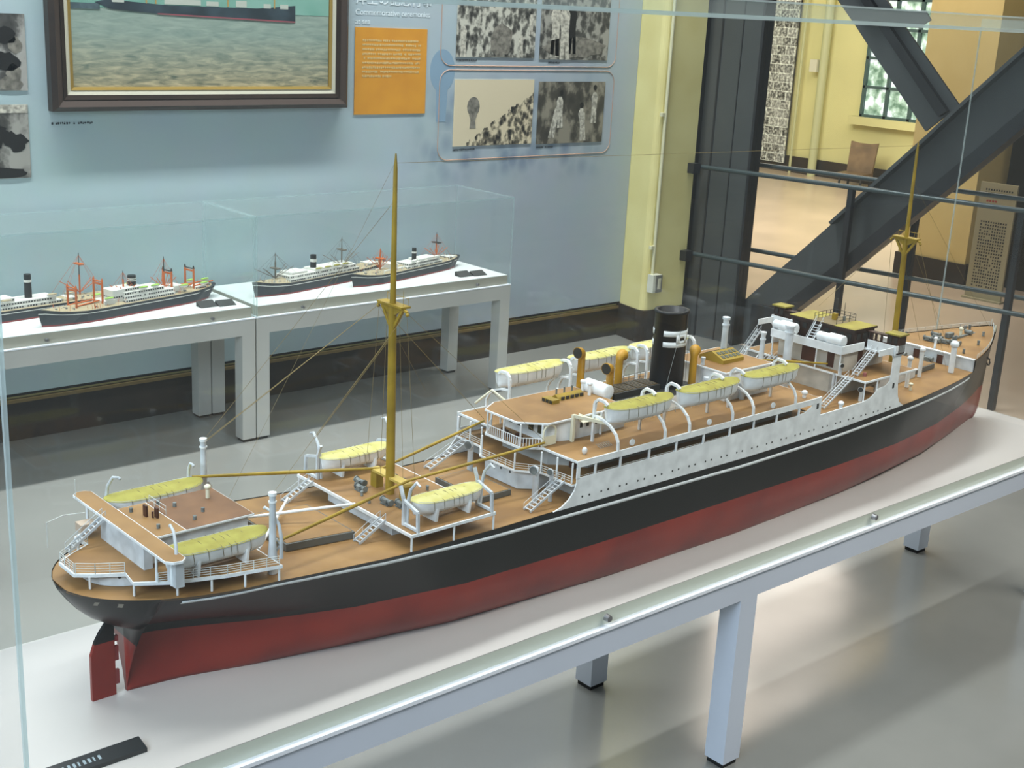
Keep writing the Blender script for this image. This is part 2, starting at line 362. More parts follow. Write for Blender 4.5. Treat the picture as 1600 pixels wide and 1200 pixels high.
# photo collage hanging on the far wall
def collage_mat():
    m = bpy.data.materials.new('photo_collage'); m.use_nodes = True; N = m.node_tree.nodes; L = m.node_tree.links
    b = N['Principled BSDF']; tc = N.new('ShaderNodeTexCoord'); mp = N.new('ShaderNodeMapping'); mp.inputs['Scale'].default_value = (1, 1, 1.2); L.new(tc.outputs['Object'], mp.inputs[0])
    sw_ = N.new('ShaderNodeSeparateXYZ'); L.new(tc.outputs['Object'], sw_.inputs[0]); cb_ = N.new('ShaderNodeCombineXYZ'); L.new(sw_.outputs[1], cb_.inputs[0]); L.new(sw_.outputs[2], cb_.inputs[1])
    bk = N.new('ShaderNodeTexBrick'); bk.inputs['Scale'].default_value = 1; bk.inputs['Brick Width'].default_value = .13; bk.inputs['Row Height'].default_value = .105; bk.inputs['Mortar Size'].default_value = .006
    bk.inputs['Color1'].default_value = (.02, .02, .02, 1); bk.inputs['Color2'].default_value = (.30, .32, .33, 1); bk.inputs['Mortar'].default_value = (.55, .6, .6, 1); L.new(cb_.outputs[0], bk.inputs['Vector'])
    nz = N.new('ShaderNodeTexNoise'); nz.inputs['Scale'].default_value = 34; nz.inputs['Detail'].default_value = 5; L.new(tc.outputs['Object'], nz.inputs[0])
    r = N.new('ShaderNodeValToRGB'); r.color_ramp.elements[0].position = .42; r.color_ramp.elements[0].color = (0, 0, 0, 1); r.color_ramp.elements[1].position = .66; r.color_ramp.elements[1].color = (.55, .58, .58, 1); L.new(nz.outputs[0], r.inputs[0])
    ad = N.new('ShaderNodeMix'); ad.data_type = 'RGBA'; ad.blend_type = 'ADD'; ad.inputs[0].default_value = 1; L.new(bk.outputs[0], ad.inputs[6]); L.new(r.outputs[0], ad.inputs[7])
    L.new(ad.outputs[2], b.inputs['Base Color']); return m
cg = empty('photo_collage', (12.93, 9.95, .1)); tag(cg, 'tall panel of black and white photographs beside the dark steel column', 'photo panel')
MB().box(0, .02, -.2, .25, 0, 2.4).build('print', collage_mat(), cg)
MB().box(.02, .03, -.21, .26, -.01, 2.41).build('backing', DARK, cg)
for nm, y, rr, lb in (('downpipe', 9.3, .05, 'thick pale green pipe on the far wall right of the photo collage'), ('wall_conduit', 9.62, .016, 'thin pale conduit on the far wall beside the photo collage')):
    tag(MB().tube([(12.9, y, 0), (12.9, y, 4)], rr, 12).build(nm, mat('far_pipe', (200, 204, 160), .5)), lb, 'pipe')
tag(MB().box(12.85, 13.0, 9.36, 9.46, 1.2, 1.34).build('thermostat', mat('switch_white', (0, 0, 0))), 'small white control box on the far wall near the pipe', 'control box')
# brown chair against the far wall
ch = empty('side_chair', (12.5, 8.42, 0), math.radians(190)); tag(ch, 'brown leather high-back chair standing by the far wall', 'chair')
CH = mat('chair_brown', (126, 104, 76), .5, var=.15, scale=6)
P_ = [(-.13,-.15,.17),(-.13,.15,.17),(-.18,.16,.50),(-.18,.07,.485),(-.18,-.07,.485),(-.18,-.16,.50)]
w = MB(); w.add(P_+[(a+.035, b, c_) for a, b, c_ in P_], [(0,1,2,3,4,5),(11,10,9,8,7,6),(0,6,7,1),(1,7,8,2),(2,8,9,3),(3,9,10,4),(4,10,11,5),(5,11,6,0)]); w.build('backrest', CH, ch)
MB().box(-.14, .14, -.15, .15, .13, .17).build('seat', CH, ch)
for x in (-.12, .12):
    for y in (-.13, .13): MB().bar((x, y, 0), (x*.95, y*.95, .13), .02, .02).build('leg', DARK, ch)
# punched notice board standing in front of the yellow column
nb = empty('notice_board', (8.22, 4.40, 0), math.radians(3)); tag(nb, 'narrow grey-beige board covered in rows of dark characters, leaning by the yellow column', 'sign board')
BO = mat('board_beige', (178, 170, 138), .6)
MB().box(0, .02, -.13, .13, .01, .80).build('board', BO, nb)
w = MB()
for i in range(11):
    for k in range(22):
        if random.random() < .93: w.box(-.002, -.0002, -.092+i*.0175, -.092+i*.0175+.009, .09+k*.021, .09+k*.021+random.uniform(.009, .013))
for i in range(11):
    for k in range(3): w.box(-.002, -.0002, -.10+i*.018, -.10+i*.018+.009, .70+k*.024, .70+k*.024+.012)
tag(w.build('characters', DARK, nb), kind='stuff')
w = MB()
for i in range(4): w.box(-.002, -.0002, .0+i*.02, .014+i*.02, .672, .684)
w.build('red_characters', mat('sign_red', (170, 60, 50), .6), nb)
MB().box(-.03, .05, -.14, .14, 0, .012).build('base', BO, nb)

# ================================================================== WALL GRAPHICS
YW = 5.0
def bw_mat(name, tone, sc, c1=.40, c2=.56, sky=False):
    m = bpy.data.materials.new(name); m.use_nodes = True; N = m.node_tree.nodes; L = m.node_tree.links
    b = N['Principled BSDF']; b.inputs['Roughness'].default_value = .45; tc = N.new('ShaderNodeTexCoord')
    mp = N.new('ShaderNodeMapping'); mp.inputs['Scale'].default_value = (1, 1, .75); L.new(tc.outputs['Object'], mp.inputs[0])
    nz = N.new('ShaderNodeTexNoise'); nz.inputs['Scale'].default_value = sc; nz.inputs['Detail'].default_value = 7; nz.inputs['Roughness'].default_value = .62; L.new(mp.outputs[0], nz.inputs[0])
    vo = N.new('ShaderNodeTexVoronoi'); vo.inputs['Scale'].default_value = sc*1.7; L.new(mp.outputs[0], vo.inputs[0])
    ad = N.new('ShaderNodeMath'); ad.operation = 'MULTIPLY_ADD'; L.new(vo.outputs[0], ad.inputs[0]); ad.inputs[1].default_value = .28; L.new(nz.outputs[0], ad.inputs[2])
    r = N.new('ShaderNodeValToRGB'); e = r.color_ramp.elements
    e[0].position = c1; e[0].color = lin((34, 34, 34)); e[1].position = c2+.12; e[1].color = lin(tone)
    x = e.new(c2); x.color = lin(tuple(v*.5 for v in tone))
    L.new(ad.outputs[0], r.inputs[0]); col = r.outputs[0]
    if sky:
        sp = N.new('ShaderNodeSeparateXYZ'); L.new(tc.outputs['Object'], sp.inputs[0])
        a = N.new('ShaderNodeMath'); a.operation = 'MULTIPLY_ADD'; L.new(sp.outputs[0], a.inputs[0]); a.inputs[1].default_value = -sky[0]; L.new(sp.outputs[2], a.inputs[2])
        g = N.new('ShaderNodeMath'); g.operation = 'GREATER_THAN'; g.inputs[1].default_value = sky[1]
        n3 = N.new('ShaderNodeMath'); n3.operation = 'MULTIPLY_ADD'; L.new(nz.outputs[0], n3.inputs[0]); n3.inputs[1].default_value = .1; L.new(a.outputs[0], n3.inputs[2]); L.new(n3.outputs[0], g.inputs[0])
        mx = N.new('ShaderNodeMix'); mx.data_type = 'RGBA'; L.new(g.outputs[0], mx.inputs[0]); L.new(col, mx.inputs[6]); mx.inputs[7].default_value = lin(tone); col = mx.outputs[2]
    L.new(col, b.inputs['Base Color']); return m
def photo(x0, x1, z0, z1, m, label, figs=None, group=None):
    root = empty('wall_photograph', (x0, YW, z0)); tag(root, label, 'photograph', group)
    MB().box(0, x1-x0, -.004, -.0005, 0, z1-z0).build('print', m, root)
    if figs:
        for nm, fm, polys in figs:
            for i, p in enumerate(polys): MB().prismy(p, -.0048-.0002*i, -.0041).build(nm, fm, root)
    return root
PW = mat('print_white', (198, 194, 180), .5, var=.25, scale=60); PB = mat('print_black', (30, 30, 30), .5); PG = mat('print_grey', (132, 128, 118), .5, var=.25, scale=40)
SEP = (228, 214, 182)
def head(x, z, r): return [(x+r*math.cos(a), z+r*1.2*math.sin(a)) for a in [i*PI/6 for i in range(12)]]
def blob(x, z, rx, rz, j=.22, n=16, x0=0, x1=9, z0=0, z1=9):
    return [(min(x1, max(x0, x+rx*(1+random.uniform(-j, j))*math.cos(a))), min(z1, max(z0, z+rz*(1+random.uniform(-j, j))*math.sin(a)))) for a in [2*PI*i/n for i in range(n)]]
def fig(x, z, h, lean=0): # small clothed figure outline
    return [(x-.10*h, z), (x-.02*h, z), (x, z+.35*h), (x+.03*h, z), (x+.11*h, z), (x+.09*h+lean*.5, z+.45*h), (x+.12*h+lean, z+.72*h), (x+.05*h+lean, z+.84*h), (x-.05*h+lean, z+.84*h), (x-.12*h+lean, z+.70*h), (x-.08*h+lean*.5, z+.45*h)]
photo(3.997, 4.51, 1.11, 1.43, bw_mat('photo_crowd_balloon', SEP, 26, .5, .62, (.55, .02)), 'sepia photograph of a crowd with a round balloon under pale sky',
      [('balloon', PG, [head(.12, .19, .040), [(.095, .15), (.145, .15), (.135, .125), (.14, .085), (.10, .085), (.105, .125)]])])
photo(4.545, 5.02, 1.105, 1.42, bw_mat('photo_stage', (150, 144, 128), 9, .30, .62), 'grey photograph of costumed figures on a stage, right of the balloon photograph',
      [('figure', PW, [fig(.10, .03, .20, .04), fig(.16, .08, .19, -.01), fig(.33, .01, .20, -.02), fig(.40, .10, .19, .0)]), ('head', PB, [head(.145, .215, .012), head(.16, .26, .012), head(.31, .195, .013), head(.40, .285, .012)])])
photo(3.997, 4.50, 1.536, 1.88, bw_mat('photo_procession', (206, 204, 190), 22, .46, .62), 'black and white photograph of a packed crowd, just above the balloon photograph',
      [('deck_gap', PG, [blob(.28, .08, .075, .075, .15, 20, 0, 9, .001)]), ('figure', PW, [fig(.04, .0, .17), fig(.41, .0, .13), fig(.47, .11, .12)])])
photo(4.535, 5.02, 1.53, 1.88, bw_mat('photo_three', (166, 164, 154), 18, .40, .62), 'black and white photograph of three standing men before a crowd',
      [('ground', PG, [blob(.25, .06, .22, .05, .15, 20, .01, .48, .002)]), ('figure', PW, [fig(.10, .01, .30, .0), fig(.17, .0, .31, -.01)]), ('dark_figure', PB, [fig(.22, .03, .28, -.01)])])
photo(1.50, 1.925, 1.385, 1.665, bw_mat('photo_children', (178, 176, 170), 7, .40, .60), 'black and white photograph of dark haired heads at the left edge, upper of the pair',
      [('hair', PB, [blob(.345, .20, .042, .030), blob(.345, .105, .050, .036), blob(.1, .15, .05, .04)]), ('face', PG, [blob(.385, .165, .026, .030, .15), blob(.375, .062, .030, .034, .15), blob(.36, .025, .045, .03, .15, 16, 0, .42, .002)])])
photo(1.50, 1.92, 1.056, 1.333, bw_mat('photo_deckgame', (170, 168, 160), 8, .36, .58), 'black and white photograph of deck games at the left edge, lower of the pair',
      [('sky', PW, [[(.0, .25), (.42, .245), (.42, .277), (.0, .277)]]), ('figure', PB, [blob(.30, .165, .05, .045, .35, 18), blob(.37, .14, .04, .035, .3), blob(.33, .02, .08, .022, .2, 16, 0, .418, .002)])])
w = MB(); w.prismy([(.0+.075*math.cos(a), .12+.10*math.sin(a)) for a in [i*PI/14 for i in range(28)]], -.0007, -.0002); w.prismy([(-.035, .04), (.035, .04), (.028, -.12), (-.03, -.12)], -.0006, -.0002)
tag(w.build('printed_balloon', mat('ghost_blue', (140, 168, 190), .5), loc=(3.92, YW, 1.35)), 'faint blue printed balloon shape left of the sepia photographs', 'printed picture')
# captions (unreadable fine lines)
def dashes(mb, x0, x1, z, h, y=-.0012, gap=.25):
    x = x0
    while x < x1:
        wd = h*random.uniform(.5, 1.0)
        if x+wd > x1: break
        if random.random() > gap*.25:
            mb.box(x, x+wd*.8, y-.0004, y, z, z+h*random.uniform(.6, 1)) if random.random() < .4 else mb.box(x, x+wd*.85, y-.0004, y, z+h*.3, z+h*random.uniform(.7, 1))
            mb.box(x+wd*.3, x+wd*.5, y-.0004, y, z, z+h)
        x += wd*1.15
CAPM = mat('caption_dark', (70, 78, 84), .6)
for x0, x1, z, lb in ((3.999, 4.14, 1.088, 'tiny dark caption under the balloon photograph'), (4.547, 4.67, 1.083, 'tiny dark caption under the stage photograph'),
                  (3.999, 4.13, 1.516, 'tiny dark caption under the packed deck photograph'), (4.60, 4.68, 1.51, 'tiny dark caption under the three men photograph'),
                  (2.01, 2.18, 1.255, 'tiny dark caption on the blue wall below the framed painting')):
    w = MB(); dashes(w, 0, x1-x0, 0, .010); tag(w.build('caption', CAPM, loc=(x0, YW, z)), lb, 'caption')
# orange text panel
op_ = empty('orange_text_panel', (3.415, YW, 1.272)); tag(op_, 'orange square panel with white lines of small text on the blue wall', 'text panel')
MB().box(0, .405, -.004, -.0005, 0, .386).build('panel', mat('orange_print', (226, 158, 52), .5, c2=(216, 148, 50), scale=9), op_)
w = MB()
for i in range(9): dashes(w, .04, .37 if i < 8 else .21, .325-i*.0198, .011, y=-.0045)
w.build('text_lines', mat('text_cream', (240, 214, 150), .6), op_)
# headings
def text(body, x, z, size, m, name, label):
    c = bpy.data.curves.new(name, 'FONT'); c.body = body; c.size = size; c.extrude = .0004; c.space_character = 1.0
    o = bpy.data.objects.new(name, c); COL.objects.link(o)
    dg = bpy.context.evaluated_depsgraph_get(); me = bpy.data.meshes.new_from_object(o.evaluated_get(dg))
    bpy.data.objects.remove(o, do_unlink=True)
    me.transform(Matrix.Rotation(PI/2, 4, 'X')); me.materials.clear(); me.materials.append(m)
    o = bpy.data.objects.new(name, me); COL.objects.link(o); o.location = (x, YW-.001, z)
    if label: tag(o, label, 'lettering')
    return o
TW = mat('text_white', (236, 246, 250), .5)
text('\u6d0b\u4e0a\u306e\u8a18\u5ff5\u884c\u4e8b', 3.415, 1.762, .062, TW, 'japanese_heading', 'large white Japanese heading lettering above the English heading')
text('Commemorative ceremonies', 3.415, 1.712, .0355, TW, 'english_heading', 'white lettering reading Commemorative ceremonies')
text('at sea', 3.415, 1.672, .0355, TW, 'english_heading', 'white lettering reading at sea, just above the orange panel')
# thin orange rounded frames
def rrect(x0, x1, z0, z1, r, n=6):
    P = []
    for cx, cz, a0 in ((x1-r, z1-r, 0), (x0+r, z1-r, 90), (x0+r, z0+r, 180), (x1-r, z0+r, 270)):
        for i in range(n+1):
            a = math.radians(a0+90*i/n); P.append((cx+r*math.cos(a), cz+r*math.sin(a)))
    return P
OL = mat('orange_line', (206, 160, 130), .5)
for z0, z1, lb in ((1.045, 1.475, 'thin orange rounded outline around the lower two photographs'), (1.495, 2.0, 'thin orange rounded outline around the upper two photographs')):
    P = rrect(3.905, 5.085, z0, z1, .06); w = MB(); P.append(P[0])
    w.tube([(p[0]-3.905, -.0015, p[1]-z0) for p in P], .0016, 4, False); tag(w.build('printed_outline', OL, loc=(3.905, YW, z0)), lb, 'printed outline')

# framed painting -----------------------------------------------------------
def sea_mat():
    m = bpy.data.materials.new('painted_sea'); m.use_nodes = True; N = m.node_tree.nodes; L = m.node_tree.links
    b = N['Principled BSDF']; b.inputs['Roughness'].default_value = .35; tc = N.new('ShaderNodeTexCoord'); sp = N.new('ShaderNodeSeparateXYZ'); L.new(tc.outputs['Object'], sp.inputs[0])
    mp = N.new('ShaderNodeMapping'); mp.inputs['Scale'].default_value = (3.2, 1, 17); L.new(tc.outputs['Object'], mp.inputs[0])
    nz = N.new('ShaderNodeTexNoise'); nz.inputs['Scale'].default_value = 3.2; nz.inputs['Detail'].default_value = 8; nz.inputs['Roughness'].default_value = .65; nz.inputs['Distortion'].default_value = .6; L.new(mp.outputs[0], nz.inputs[0])
    r = N.new('ShaderNodeValToRGB'); e = r.color_ramp.elements; e[0].position = .32; e[0].color = lin((84, 92, 76)); e[1].position = .68; e[1].color = lin((214, 196, 154))
    x = e.new(.5); x.color = lin((160, 152, 122)); L.new(nz.outputs[0], r.inputs[0])
    r2 = N.new('ShaderNodeValToRGB'); e = r2.color_ramp.elements; e[0].position = .3; e[0].color = lin((126, 148, 138)); e[1].position = .7; e[1].color = lin((166, 180, 168)); L.new(nz.outputs[0], r2.inputs[0])
    mr = N.new('ShaderNodeMapRange'); mr.inputs[1].default_value = .08; mr.inputs[2].default_value = .30; L.new(sp.outputs[2], mr.inputs[0])
    mx = N.new('ShaderNodeMix'); mx.data_type = 'RGBA'; L.new(mr.outputs[0], mx.inputs[0]); L.new(r.outputs[0], mx.inputs[6]); L.new(r2.outputs[0], mx.inputs[7])
    L.new(mx.outputs[2], b.inputs['Base Color']); return m
pt = empty('framed_painting', (2.0, YW, 1.308)); tag(pt, 'large oil painting of a black liner at sea in a dark brown wooden frame', 'painting')
MB().box(.09, 1.255, -.03, -.004, .085, .80).build('canvas', sea_mat(), pt)
w = MB(); w.box(.09, 1.255, -.0308, -.0302, .392, .80); w.build('painted_sky', mat('painted_sky', (116, 166, 150), .5, c2=(138, 182, 168), scale=6), pt)
w = MB(); w.prismy([(.19, .412), (.25, .388), (.45, .376), (1.05, .362), (1.085, .362), (1.085, .43), (.9, .412), (.5, .410), (.24, .424)], -.0316, -.031); w.build('painted_ship', mat('painted_hull', (56, 70, 78), .5, var=.2, scale=12), pt)
w = MB(); w.prismy([(.45, .374), (1.05, .360), (1.085, .360), (1.085, .365), (.45, .379)], -.0320, -.0317); w.build('painted_waterline', mat('painted_red', (150, 84, 92), .5), pt)
for x0, x1, z1 in ((.26, .31, .435), (.48, .64, .435), (.665, .72, .432), (.80, .85, .44), (.93, .965, .432), (1.01, 1.05, .432)): MB().box(x0, x1, -.0318, -.031, .414, z1).build('painted_deckhouse', mat('painted_white', (190, 196, 184), .5), pt)
for x0 in (.40, .44, .76, .98): MB().box(x0, x0+.006, -.0318, -.031, .414, .47).build('painted_mast', mat('painted_ochre', (180, 150, 90), .5), pt)
MB().box(.09, .21, -.0316, -.031, .385, .408).build('painted_shore', mat('painted_shore', (90, 110, 116), .5, var=.2, scale=20), pt)
FB = mat('frame_walnut', (50, 38, 30), .4, c2=(40, 30, 25), scale=12); CR = mat('frame_linen', (206, 202, 182), .6); GD = mat('frame_gilt', (206, 172, 92), .3, .6)
def frame(name, m, o_, i_, y0, y1):   # mitred ring, outer/inner inset, sloping
    X0, X1, Z0, Z1 = 0, 1.35, 0, .89
    a = [(X0+o_, y0, Z0+o_), (X1-o_, y0, Z0+o_), (X1-o_, y0, Z1-o_), (X0+o_, y0, Z1-o_)]; b = [(X0+i_, y1, Z0+i_), (X1-i_, y1, Z0+i_), (X1-i_, y1, Z1-i_), (X0+i_, y1, Z1-i_)]
    c = [(p[0], -.003, p[2]) for p in a]; d = [(p[0], -.003, p[2]) for p in b]
    w = MB(); w.add(a+b+c+d, [(i, (i+1) % 4, 4+(i+1) % 4, 4+i) for i in range(4)]+[(8+(i+1) % 4, 8+i, 12+i, 12+(i+1) % 4) for i in range(4)]+[(8+i, 8+(i+1) % 4, (i+1) % 4, i) for i in range(4)]+[(4+i, 4+(i+1) % 4, 12+(i+1) % 4, 12+i) for i in range(4)])
    w.build(name, m, pt)
frame('frame_outer', FB, 0, .018, -.045, -.062); frame('frame_slope', mat('frame_walnut_light', (72, 60, 54), .3), .018, .045, -.061, -.046); frame('frame_inner', FB, .045, .062, -.05, -.044)
frame('linen_slip', CR, .062, .080, -.04, -.035); frame('gilt_slip', GD, .080, .092, -.038, -.033)

# ================================================================== SMALL DISPLAY TABLES
TGREY = mat('table_grey_paint', (196, 196, 190), .5, var=.03, scale=3); TWHITE = mat('table_white_board', (228, 230, 228), .4); TBEIGE = mat('board_edge', (178, 172, 156), .5)
LIPW = mat('lip_white', (240, 244, 250), .3); FOOT = mat('rubber_foot', (30, 30, 30), .7); CHROME = mat('lock_chrome', (150, 150, 152), .3, .8)
def small_table(x0, x1, label):
    t = empty('display_table', ((x0+x1)/2, 4.72, 0)); tag(t, label, 'table'); L = (x1-x0)/2; y0, y1 = -.227, .21
    MB().box(-L, L, y0, y0+.03, .455, .521).build('apron', TGREY, t)
    w = MB(); w.box(-L, L, y1-.03, y1, .455, .521); w.box(-L, -L+.03, y0+.03, y1-.03, .455, .521); w.box(L-.03, L, y0+.03, y1-.03, .455, .521); w.build('apron', TGREY, t)
    MB().box(-L, L, y0-.004, y1, .521, .5255).build('lip', LIPW, t)
    MB().box(-L+.012, L-.012, y0+.012, y1-.012, .5255, .566).build('plinth', TBEIGE, t)
    MB().box(-L+.012, L-.012, y0+.012, y1-.012, .5661, .568).build('plinth_top', TWHITE, t)
    for sx in (-1, 1):
        for sy in (0, 1):
            xa = -L if sx < 0 else L-.06; ya = y0 if sy == 0 else y1-.06
            lg = MB().box(xa, xa+.06, ya, ya+.06, .012, .455).build('leg', TGREY, t)
            MB().box(xa+.006, xa+.054, ya+.006, ya+.054, 0, .012).build('foot', FOOT, lg)
    return t, L
def lock(x, y, z, parent=None, label=None, r=.007):
    o = MB().tube([(0, 0, 0), (0, -.012, 0)], [r, r*.85], 14).disc((0, -.0125, 0), (0, 1, 0), r*.45, .001, 10).build('case_lock', CHROME, parent, (x, y, z)); tag(o, label, 'lock' if label else None); return o
def acrylic_case(x0, x1, label, kx):
    g = empty('acrylic_case', ((x0+x1)/2, 4.72, .526)); tag(g, label, 'display case'); L = (x1-x0)/2-.003; y0, y1, h = -.224, .2, .405
    MB().box(-L, L, y0, y0+.004, 0, h).build('front_pane', ACRYL, g); MB().box(-L, L, y1-.004, y1, 0, h).build('back_pane', ACRYL, g)
    for s_ in (-1, 1): MB().box(s_*L-(.004 if s_ > 0 else 0), s_*L+(.004 if s_ < 0 else 0), y0+.004, y1-.004, 0, h).build('side_pane', ACRYL, g)
    MB().box(-L, L, y0, y1, h, h+.004).build('top_pane', ACRYL, g)
    w = MB()
    for s_ in (-1, 1): w.box(s_*L-.003, s_*L+.003, y0-.002, y0+.004, 0, h); w.box(s_*L-.002, s_*L+.002, y1-.004, y1, 0, h)
    w.box(-L, L, y0-.001, y0+.003, h-.002, h+.006); w.box(-L, L, y1-.003, y1, h-.001, h+.005)
    for s_ in (-1, 1): w.box(s_*L-.002, s_*L+.002, y0, y1, h-.001, h+.005)
    w.build('polished_edges', EDGEA, g)
    for x in kx: lock(x-g.location.x, y0-.001, .018, g)
small_table(1.23, 2.607, 'grey low display table on the left with two ship models under acrylic')
small_table(2.613, 3.975, 'grey low display table on the right with two ship models under acrylic')
acrylic_case(1.23, 2.607, 'clear acrylic case over the left display table', (1.75, 2.415))
acrylic_case(2.613, 3.975, 'clear acrylic case over the right display table', (2.83, 3.77))
def plaque(x, y, label):
    p = empty('small_plaque', (x, y, .568)); tag(p, label, 'plaque')
    w = MB(); w.add([(0,.0,.001),(.072,.0,.001),(.072,.045,.02),(0,.045,.02),(0,.045,0),(.072,.045,0),(0,0,0),(.072,0,0)], [(0,1,2,3),(3,2,5,4),(6,0,3,4),(1,7,5,2),(6,4,5,7),(6,7,1,0)]); w.build('plate', DARK, p)
    w = MB(); w.add([(.075,-.012,.001),(.15,-.012,.001),(.15,.03,.018),(.075,.03,.018),(.075,.03,0),(.15,.03,0),(.075,-.012,0),(.15,-.012,0)], [(0,1,2,3),(3,2,5,4),(6,0,3,4),(1,7,5,2),(6,4,5,7),(6,7,1,0)]); w.build('plate', DARK, p)
plaque(2.412, 4.575, 'pair of black name plates on the left small table'); plaque(3.725, 4.56, 'pair of black name plates on the right small table')

# ---- small waterline ship models
SG = mat('tiny_grey_fittings', (150, 150, 146), .6); SH = mat('tiny_hull', (40, 46, 52), .5); SR = mat('tiny_boot', (140, 56, 56), .5); SW = mat('tiny_white', (226, 224, 216), .5)
ORG = mat('derrick_orange', (204, 104, 44), .5); GRN = mat('lime_cover', (156, 196, 84), .6); DKB = mat('tiny_deck', (176, 160, 128), .6); WIN = mat('tiny_window', (40, 42, 46), .4); MASTG = mat('mast_grey', (112, 104, 92), .6)
def small_ship(name, label, loc, ang, L, B, hd, spec):
    s = empty(name, loc, ang); tag(s, label, 'ship model')
    T = [(0, 0), (.03, .3), (.08, .62), (.16, .9), (.26, 1), (.78, 1), (.9, .86), (.96, .6), (.99, .3), (1, 0)]
    def sheer(u): return hd*(1+.45*max(0, (.25-u)/.25)**2+.2*max(0, (u-.8)/.2)**2)
    us = [0, .015, .04, .08, .13, .2, .3, .45, .6, .75, .85, .92, .96, .985, 1]
    def hullpart(z0f, z1f, nm, m, grow=0):
        w = MB(); vs = []
        for u in us:
            for k in (0, 1):
                z = z0f(u) if k == 0 else z1f(u)
                fl = .80+.2*z/hd if u < .2 or u > .85 else 1
                b = interp(u, T)*B/2*min(fl, 1.05)+grow
                off = 0
                if u == 0: off = -(z/hd)*.012
                if u > .95: off = (z-hd*.5)/hd*.03
                x = u*L+off
                vs += [(x, -b, z), (x, b, z)]
        fs = []
        for i in range(len(us)-1):
            a = i*4; fs += [(a, a+4, a+6, a+2), (a+5, a+1, a+3, a+7), (a+2, a+6, a+7, a+3), (a+4, a, a+1, a+5)]
        w.add(vs, fs); return w.build(nm, m, s)
    hullpart(lambda u: .0, lambda u: .006, 'boot_topping', SR); hullpart(lambda u: .006, sheer, 'hull', SH)
    hullpart(lambda u: sheer(u)*.76, lambda u: sheer(u)*.76+.0025, 'hull_line', SW, .0006)
    w = MB()
    w.prism([(u*L, -interp(u, T)*B/2*.93) for u in us]+[(u*L, interp(u, T)*B/2*.93) for u in us[::-1]], lambda p: hd*.8, lambda p: sheer(p[0]/L)+.0008); w.build('deck', DKB, s)
    for k, (u0, u1, hw, z0, z1, wnd) in enumerate(spec['house']):
        h = MB().box(u0*L, u1*L, -hw, hw, hd+z0, hd+z1).build('deckhouse', SW, s)
        if wnd:
            w = MB(); n = int((u1-u0)*L/.011)
            for i in range(n):
                x = u0*L+.004+i*.011
                if random.random() < .88: w.box(x, x+.0065, -hw-.0006, -hw+.0004, hd+(z0+z1)/2-.002, hd+(z0+z1)/2+.0035)
            m_ = int(2*hw/.011)
            for i in range(m_):
                y = -hw+.004+i*.011; w.box(u0*L-.0006, u0*L+.0004, y, y+.0065, hd+(z0+z1)/2-.002, hd+(z0+z1)/2+.0035)
            w.build('window_row', WIN, h)
    u, r_, z1, ring = spec['funnel']
    f = MB().tube([(u*L, 0, hd+.02), (u*L, 0, hd+z1)], [r_, r_*.95], 14).build('funnel', BLACK, s)
    for a, b in ring: MB().tube([(u*L, 0, hd+a), (u*L, 0, hd+b)], r_+.0006, 14, False).build('funnel_band', SW, f)
    for u, z1, m1, m2, zs, plat in spec['mast']:
        q = MB().tube([(u*L, 0, hd), (u*L, 0, hd+zs)], .0034, 8).build('mast', m1, s)
        MB().tube([(u*L, 0, hd+zs), (u*L, 0, hd+z1)], [.0022, .0012], 6).build('topmast', m2, q)
        if plat: MB().box(u*L-.010, u*L+.010, -.022, .022, hd+plat, hd+plat+.005).build('crosstree', m2 if plat == zs else m1, q)
        w = MB()
        for a, b_ in ((-.07, .05), (-.06, -.05), (.07, .05), (.06, -.05), (-.045, .02), (.045, -.02)): w.tube([(u*L, 0, hd+.02), (u*L+a*spec.get('boom', .6), b_*.6, hd+zs*.75)], .0014, 4); w.tube([(u*L, 0, hd+z1*.95), (u*L+a*spec.get('boom', .6)*1.5, b_*.8, hd+.012)], .0005, 4)
        w.build('derrick', m1, q)
    for u, h, m1, m2 in spec.get('goal', []):
        q = MB()
        for y in (-.026, .026): q.tube([(u*L, y, hd), (u*L, y, hd+h)], .0042, 8)
        q.box(u*L-.003, u*L+.003, -.026, .026, hd+h*.86, hd+h*.93); q = q.build('goalpost', m1, s)
        w = MB()
        for y in (-.026, .026): w.tube([(u*L, y, hd+h), (u*L, y, hd+h*1.13)], [.005, .002], 8)
        w.box(u*L-.002, u*L+.002, -.026, .026, hd+h*.98, hd+h*1.02); w.build('goalpost_top', m2, q)
        w = MB(); w.tube([(u*L, -.02, hd+.015), (u*L+.11, -.014, hd+.022)], .003, 6); w.tube([(u*L, .02, hd+.015), (u*L+.11, .014, hd+.022)], .003, 6); w.build('derrick_boom', m1, q)
    for u, y, z in spec['boat']:
        b = MB().ball((u*L, y, hd+z), .022, .007, .006, 10, 6).build('lifeboat', SW, s)
        MB().ball((u*L, y, hd+z+.0035), .022, .0075, .004, 10, 6).build('boat_cover', spec['cover'], b)
    w = MB()
    for i in range(120):
        u = random.uniform(.04, .97); y = random.uniform(-.36, .36)*B*interp(u, T); a = random.uniform(.0015, .0045)
        w.box(u*L-a, u*L+a, y-a, y+a, hd, sheer(u)+random.uniform(.004, .014))
    w.build('deck_fittings', SG, s)
    w = MB()
    for i in range(64):
        u = random.uniform(.05, .95); y = random.choice((-1, 1))*.42*B*interp(u, T); w.tube([(u*L, y, hd), (u*L+random.uniform(-.003, .003), y*.94, sheer(u)+random.uniform(.010, .026))], .0008, 4)
    w.build('ventilator_posts', spec.get('vent', SW), s)
    return s
zt = .568; A12 = math.radians(12.5)
